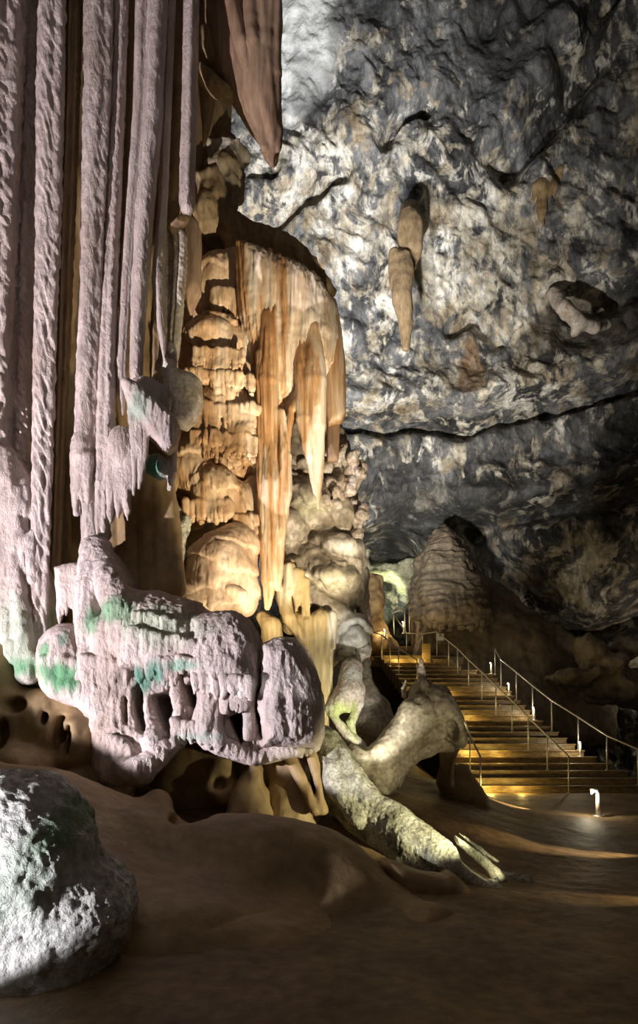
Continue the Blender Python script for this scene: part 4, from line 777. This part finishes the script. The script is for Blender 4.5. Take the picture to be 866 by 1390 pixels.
mass('rock_fin', gf2, .013, M['slope'], d_flow(.0, 4, .02, 4, .01), label='thin bright rock fin leaning over the ground lamp', cat='rock')
for pts, lab in [((690, 1196, 7.1, 17, 11), 'small rough rock right beside the ground lamp'), ((724, 1202, 7.0, 26, 8), 'flat rough rock lying on the path, right of the lamp rock')]:
    mass('rock', ball(pts[0], pts[1], pts[2], pts[3], pts[4], .14) + ball(pts[0] - 8, pts[1] - 3, pts[2], 9, 9, .1), .012, M['slope'], combine(d_flow(.0, 4, .05, 4, .02, 12), lambda p, n: -.04 * cells(V3(p, 8, 8, 8))), label=lab, cat='rock')

# ------------------------------------------------------------------ pendant stalactites on the back wall
pg = 'two stalactites pendant from the back wall'
mass('stalactite', tube([(556, 292, 25.2, 12), (557, 310, 25.0, 17), (558, 340, 25.0, 15), (556, 362, 25.0, 8)], .8, .2) + tube([(548, 350, 24.8, 12), (546, 400, 24.6, 12), (550, 440, 24.7, 8), (551, 474, 24.7, 2)], .8, .1) + tube([(538, 345, 24.9, 8), (538, 380, 24.8, 8), (541, 420, 24.8, 4)], .8, .1)
     + tube([(556, 285, 26.5, 12), (556, 300, 25, 11)], 1, .2), .045, M['olive'], combine(d_flow(.08, 2.2, .12, .9, .02, 5, 2, .1)), stain=stain_blobs([(548, 330, 25, 200, 300, (0.30, 0.21, 0.12), .75)], freq=.5),
     label='long brown double stalactite hanging free on the grey back wall', cat='stalactite')
mass('rock_tongue', tube([(750, 400, 25.6, 8), (768, 418, 24.9, 10), (786, 436, 24.7, 9), (806, 444, 24.9, 7), (824, 440, 25.5, 6)], .9, .3) + tube([(790, 436, 24.8, 6), (780, 452, 24.9, 4)], 1, .2), .06, M['coral'], d_flow(.05, 2, .12, 1.2, .04, 4), label='pale tongue of rock sticking out on the right of the back wall', cat='rock')
dr = []
for i, (a, b, l, r) in enumerate([(735, 205, 95, 5), (745, 215, 60, 5), (752, 235, 40, 4), (726, 232, 45, 4), (762, 200, 60, 4), (739, 222, 84, 3.5)]):
    dr += tube([(a + 8, b, 26.2, r), (a, b + l * .5, 25.5, r), (a - 2, b + l, 25.7, 1.5)], .9, .3)
mass('drapery', dr, .055, M['olive'], d_flow(.06, 2.5, .15, 1, .05, 4), label='ragged brown drapery in the dark cleft high on the back wall', cat='flowstone')

# conical mound with a fringed skirt, and its dark flank
cm = poly([(590, 722), (602, 712), (616, 722), (634, 752), (650, 790), (660, 826), (662, 846), (640, 852), (576, 848), (567, 800), (574, 760)], 26.2, 1.1, 34, slope=(.25, .3), k=.3) + drips(578, 835, 655, 838, 25.25, 22, 20, 3.0, 61, k=.08) + tube([(575, 770, 26.4, 12), (570, 830, 26.4, 14)], 1, .3)
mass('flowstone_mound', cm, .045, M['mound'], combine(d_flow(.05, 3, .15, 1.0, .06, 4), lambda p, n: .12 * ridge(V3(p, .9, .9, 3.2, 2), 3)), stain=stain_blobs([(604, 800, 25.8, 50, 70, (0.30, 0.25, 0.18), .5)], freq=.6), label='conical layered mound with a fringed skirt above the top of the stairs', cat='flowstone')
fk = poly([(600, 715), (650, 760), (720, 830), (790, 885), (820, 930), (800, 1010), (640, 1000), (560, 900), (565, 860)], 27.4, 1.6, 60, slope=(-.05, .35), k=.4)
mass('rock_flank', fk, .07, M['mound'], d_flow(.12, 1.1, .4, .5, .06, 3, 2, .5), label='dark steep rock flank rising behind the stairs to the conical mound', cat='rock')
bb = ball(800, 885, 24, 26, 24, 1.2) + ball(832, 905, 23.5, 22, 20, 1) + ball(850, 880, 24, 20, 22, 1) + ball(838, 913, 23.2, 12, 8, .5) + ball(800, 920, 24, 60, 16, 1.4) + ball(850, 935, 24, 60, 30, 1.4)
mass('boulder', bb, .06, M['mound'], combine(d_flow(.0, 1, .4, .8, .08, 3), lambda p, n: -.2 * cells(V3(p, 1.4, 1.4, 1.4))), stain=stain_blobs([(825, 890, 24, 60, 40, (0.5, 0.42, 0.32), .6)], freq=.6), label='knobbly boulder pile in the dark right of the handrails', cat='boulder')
# passage rocks
pr = poly([(470, 752), (500, 748), (505, 768), (520, 764), (536, 768), (552, 762), (570, 760), (572, 790), (562, 812), (548, 806), (536, 796), (520, 792), (508, 796), (496, 800), (470, 800)], 31.6, .8, 10, slope=(0, -.3), k=.2) + tube([(556, 800, 31, 9), (562, 840, 30.5, 8)], 1, .3)
mass('passage_arch', pr, .06, M['passage'], combine(d_flow(.1, 1.5, .35, 1.0, .1, 4), lambda p, n: -.25 * cells(V3(p, 1.3, 1.3, 1.3))), label='brightly lit greenish rock arch of the far passage above the stairs', cat='rock')
mass('passage_rock', tube([(508, 790, 28.5, 13), (509, 830, 28.2, 12), (512, 868, 28, 15)], .9, .2) + poly([(500, 860), (520, 858), (535, 872), (545, 890), (500, 892)], 27.8, .6, 8), .05, M['brown'], d_flow(.1, 1.5, .25, 1, .06, 4), label='reddish rock pillar beside the far passage, left of the upper rail', cat='rock')

# ================================================================== STAIRS, RAILS, LAMPS
def boxes(bl):
    V, Q = [], []
    for (x0, x1, y0, y1, z0, z1) in bl:
        b = len(V); V += [(x, y, z) for x in (x0, x1) for y in (y0, y1) for z in (z0, z1)]
        Q += [[b + i for i in f] for f in ((0, 1, 3, 2), (4, 6, 7, 5), (0, 4, 5, 1), (2, 3, 7, 6), (0, 2, 6, 4), (1, 5, 7, 3))]
    return V, Q
def boxobj(name, bl, mat, parent=None, bevel=0.015, **kw):
    V, Q = boxes(bl); o = link_mesh(name, V, Q, mat, parent, flat=True)
    m = o.modifiers.new('bevel', 'BEVEL'); m.width = bevel; m.segments = 2
    if kw: tag(o, **kw)
    return o
ST = empty('staircase', (5.5, Y0, -0.17)); tag(ST, 'broad worn timber staircase climbing back into the cave', 'stairs')
R = random.Random(9)
for k in range(-1, 26):
    xl, xr = XL(k), XR(k); y = Y0 + k * RUN; z = k * RISE
    bl = [(xl, xr, y + .012, y + RUN + .06, z - .35, z + RISE - .035), (xl - .03, xr + .02, y - .02, y + RUN + .05, z + RISE - .045, z + RISE)]
    o = boxobj('step', bl, M['wood'], ST, .012)
    if xr - xl > 4.5: pass
boxobj('landing', [(2.0, 5.6, Y0 + 26 * RUN, Y0 + 26 * RUN + 2.2, 4.0, 4.42)], M['wood'], ST, .02)
boxobj('step', [(2.6, 3.6, 26.6, 27.2, 4.4, 4.75)], M['wood'], ST); boxobj('step', [(2.8, 3.8, 27.1, 27.7, 4.4, 5.0)], M['wood'], ST)

def tube_obj(name, pts, r, mat, parent, n=10):
    pts = [np.array(a, float) for a in pts]; V, Q = [], []
    for i, c in enumerate(pts):
        d = (pts[min(i + 1, len(pts) - 1)] - pts[max(i - 1, 0)]); d /= np.linalg.norm(d) + 1e-9
        a = np.cross(d, [0, 1, 0.01]) if abs(d[1]) < .9 else np.cross(d, [1, 0, 0]); a /= np.linalg.norm(a); b = np.cross(d, a)
        V += [c + r * (a * math.cos(t) + b * math.sin(t)) for t in np.linspace(0, 2 * math.pi, n, endpoint=False)]
    for i in range(len(pts) - 1):
        Q += [[i * n + j, i * n + (j + 1) % n, (i + 1) * n + (j + 1) % n, (i + 1) * n + j] for j in range(n)]
    m = len(pts) - 1
    V += [pts[0], pts[-1]]; c0, c1 = len(V) - 2, len(V) - 1
    T = [[q[0], q[1], q[2]] for q in Q] + [[q[0], q[2], q[3]] for q in Q] + [[c0, (j + 1) % n, j] for j in range(n)] + [[c1, m * n + j, m * n + (j + 1) % n] for j in range(n)]
    return link_mesh(name, V, T, mat, parent)
def stairpt(px, base_py=None, k=None):            # a point on the stairs at tread k under photo column px
    y = Y0 + k * RUN + .12; z = (k + 1) * RISE
    return np.array([(px - CX) / F * y, y, z])
def handrail(label, posts, H=.92, ends=(), r=.024):
    base = posts[0]; root = empty('handrail', base); tag(root, label, 'handrail', 'steel handrails of the staircase')
    top = [np.array(p) + [0, 0, H] for p in posts]
    line = [np.array(e) for e in ends[:1] if e is not None] + top + [np.array(e) for e in ends[1:] if e is not None]
    tube_obj('rail', line, r, M['steel'], root)
    for p in posts:
        tube_obj('post', [np.array(p) - [0, 0, .03], np.array(p) + [0, 0, H]], r * .85, M['steel'], root)
        tube_obj('base_flange', [np.array(p) - [0, 0, .01], np.array(p) + [0, 0, .015]], r * 2.0, M['steel'], root)
    return root
mid = [stairpt(px, k=k) for px, k in [(772, -1), (743, 2), (717, 5), (695, 8), (673, 11), (654, 14), (636, 17), (621, 20), (609, 22), (593, 25)]]
hr = handrail('long middle steel handrail dividing the staircase from foot to landing', mid + [np.array([(574 - CX) / F * 26, 26, 4.42]), np.array([(552 - CX) / F * 26.8, 26.8, 4.42 + .15])], ends=(None, np.array([(536 - CX) / F * 27.8, 27.8, 6.35])))
rr = [stairpt(px, k=k) for px, k in [(866, 0), (824, 2), (785, 5), (749, 8), (723, 11), (701, 14), (680, 17), (672, 20)]]
e0 = stairpt(905, k=-1) + [0.4, -.3, .78]
handrail('right hand steel handrail along the outer ends of the steps', rr, ends=(e0,))
a0 = stairpt(652, k=-1); a1 = stairpt(638, k=2); a2 = stairpt(625, k=6)
handrail('short steel handrail at the left foot of the stairs, behind the arch rock', [a0, a1, a2])
handrail('left upper steel handrail beside the top steps', [stairpt(566, k=17), stairpt(541, k=20), stairpt(529, k=22), stairpt(518, k=24), np.array([(502 - CX) / F * 26.5, 26.5, 4.6])])
def PX3(px, py, D): return P(px, py, D)
ur = empty('handrail', PX3(546, 858, 28)); tag(ur, 'small steel handrail rising into the far passage', 'handrail', 'steel handrails of the staircase')
tube_obj('rail', [PX3(533, 832, 27.5), PX3(548, 826, 28.2), PX3(563, 809, 29)], .024, M['steel'], ur)
for a, b, c in [(534, 832, 862), (549, 825, 856), (555, 818, 860)]:
    tube_obj('post', [PX3(a, b, 28), PX3(a + 1, c, 28)], .02, M['steel'], ur)
# timber post and notice plate
wp = stairpt(582, k=22); boxobj('timber_post', [(wp[0] - .16, wp[0] + .16, wp[1] + .5, wp[1] + .68, wp[2] - .1, wp[2] + .92)], M['wood'], None, .02, label='square timber post standing by the middle rail near the top', cat='post')
sp_ = mid[9] + [-.02, -.05, .58]
sg_ = boxobj('notice_plate', [(sp_[0] - .02, sp_[0] + .28, sp_[1] - .03, sp_[1] - .01, sp_[2], sp_[2] + .26)], M['plate'], None, .004, label='small white notice plate fixed to the middle rail near the top', cat='sign')
boxobj('marking', [(sp_[0] + .1, sp_[0] + .16, sp_[1] - .034, sp_[1] - .029, sp_[2] + .14, sp_[2] + .19)], M['ink'], sg_, .001)

def step_lamp(base, H, label, e=14, dirx=-1, yaw=0.0, head=.06, col=(1.0, .86, .6), curved=False):
    base = np.array(base); root = empty('bollard_lamp', base); tag(root, label, 'lamp', 'low bollard lamps')
    tube_obj('post', [base, base + [0, 0, H]], .035 if not curved else .045, M['steel'], root)
    tube_obj('base_plate', [base - [0, 0, .005], base + [0, 0, .02]], .09, M['steel'], root, 14)
    top = base + [0, 0, H]
    tube_obj('hood', [top - [0, 0, .02], top + [dirx * .03, 0, .02], top + [dirx * (.14 if curved else .07), 0, .02]], .045 if curved else .03, M['steel'], root) if curved else None
    b = link_mesh('bulb', *ico(top + [dirx * (.13 if curved else .05), -.03, -.022], .022), M['bulb'], root)
    lamp('bollard_light', 'POINT', tuple(top + [dirx * .2, -.08, -.06]), e, col, radius=.04)
    return root
def ico(c, r, n=8):
    V, T = [], []
    for i in range(n + 1):
        for j in range(n * 2):
            a = math.pi * i / n; b = math.pi * j / n; V.append(np.array(c) + r * np.array([math.sin(a) * math.cos(b), math.sin(a) * math.sin(b), math.cos(a)]))
    for i in range(n):
        for j in range(n * 2):
            q = [i * n * 2 + j, (i + 1) * n * 2 + j, (i + 1) * n * 2 + (j + 1) % (2 * n), i * n * 2 + (j + 1) % (2 * n)]
            T += [[q[0], q[1], q[2]], [q[0], q[2], q[3]]]
    return V, T
LB = [('lowest', 788, 4), ('second', 725, 10), ('third', 691, 15), ('topmost', 667, 20)]
for nm, px, k in LB:
    y = Y0 + k * RUN + .1; step_lamp([(px - CX) / F * y, y, (k + 1) * RISE], .42, '%s small lamp post along the right handrail' % nm, e=16)
step_lamp([(812 - CX) / F * 12.2, 12.2, floor_at((812 - CX) / F * 12.2, 12.2)], .46, 'short curved bollard lamp standing alone on the path before the stairs', e=16, curved=True)
step_lamp(PX3(523, 868, 27), .42, 'tiny lamp post left of the landing by the reddish pillar', e=20, col=(1, .75, .4))
step_lamp(PX3(548, 860, 27.6), .5, 'tiny lamp post on the landing under the far passage', e=20, col=(1, .75, .4))
# recessed fixtures at the left ends of the steps
for k, e in [(0, 15), (5, 15), (11, 14), (16, 11), (24, 15)]:
    xl = XL(k); y = Y0 + k * RUN
    fx = boxobj('step_light', [(xl + .1, xl + .26, y - .16, y - .1, (k) * RISE, (k) * RISE + .07)], M['darkmetal'], None, .005, label='low dark light fixture at the left end of step %s' % {0: 'lowest on the stairs', 5: 'second lit', 11: 'third lit', 16: 'fourth lit', 24: 'topmost lit'}[k], cat='lamp', group='step lights')
    for dx in (.5, 1.3):
        lamp('step_glow', 'POINT', (xl + dx, y - .34, k * RISE + .16), e * 1.3 * (1 if dx < 1 else .6), (1.0, .70, .18), radius=.06)
# other path lamps throw grazing streaks across the path from the right, outside the frame
for (x, y, z, t, e, s) in [(4.7, 12.15, .42, (2.9, 12.9, 0), 520, 22), (4.95, 8.2, .42, (3.1, 8.6, 0), 420, 26), (3.75, 6.1, .34, (2.75, 6.25, 0), 60, 28)]:
    lamp('path_lamp_light', 'SPOT', (x, y, z), e, (1.0, .78, .45), t, s, .8, .02)
# ground lamp
gl = empty('ground_lamp', PX3(670, 1200, 6.95)); tag(gl, 'small ground spotlight shining up the pitted slope', 'lamp')
tube_obj('lamp_body', [PX3(676, 1200, 6.95), PX3(671, 1193, 6.97)], .045, M['darkmetal'], gl)

lamp('ground_lamp_light', 'SPOT', tuple(P(690, 1190, 6.6)), 12, YEL, tuple(P(655, 1165, 7.1)), 70, .6, .02)
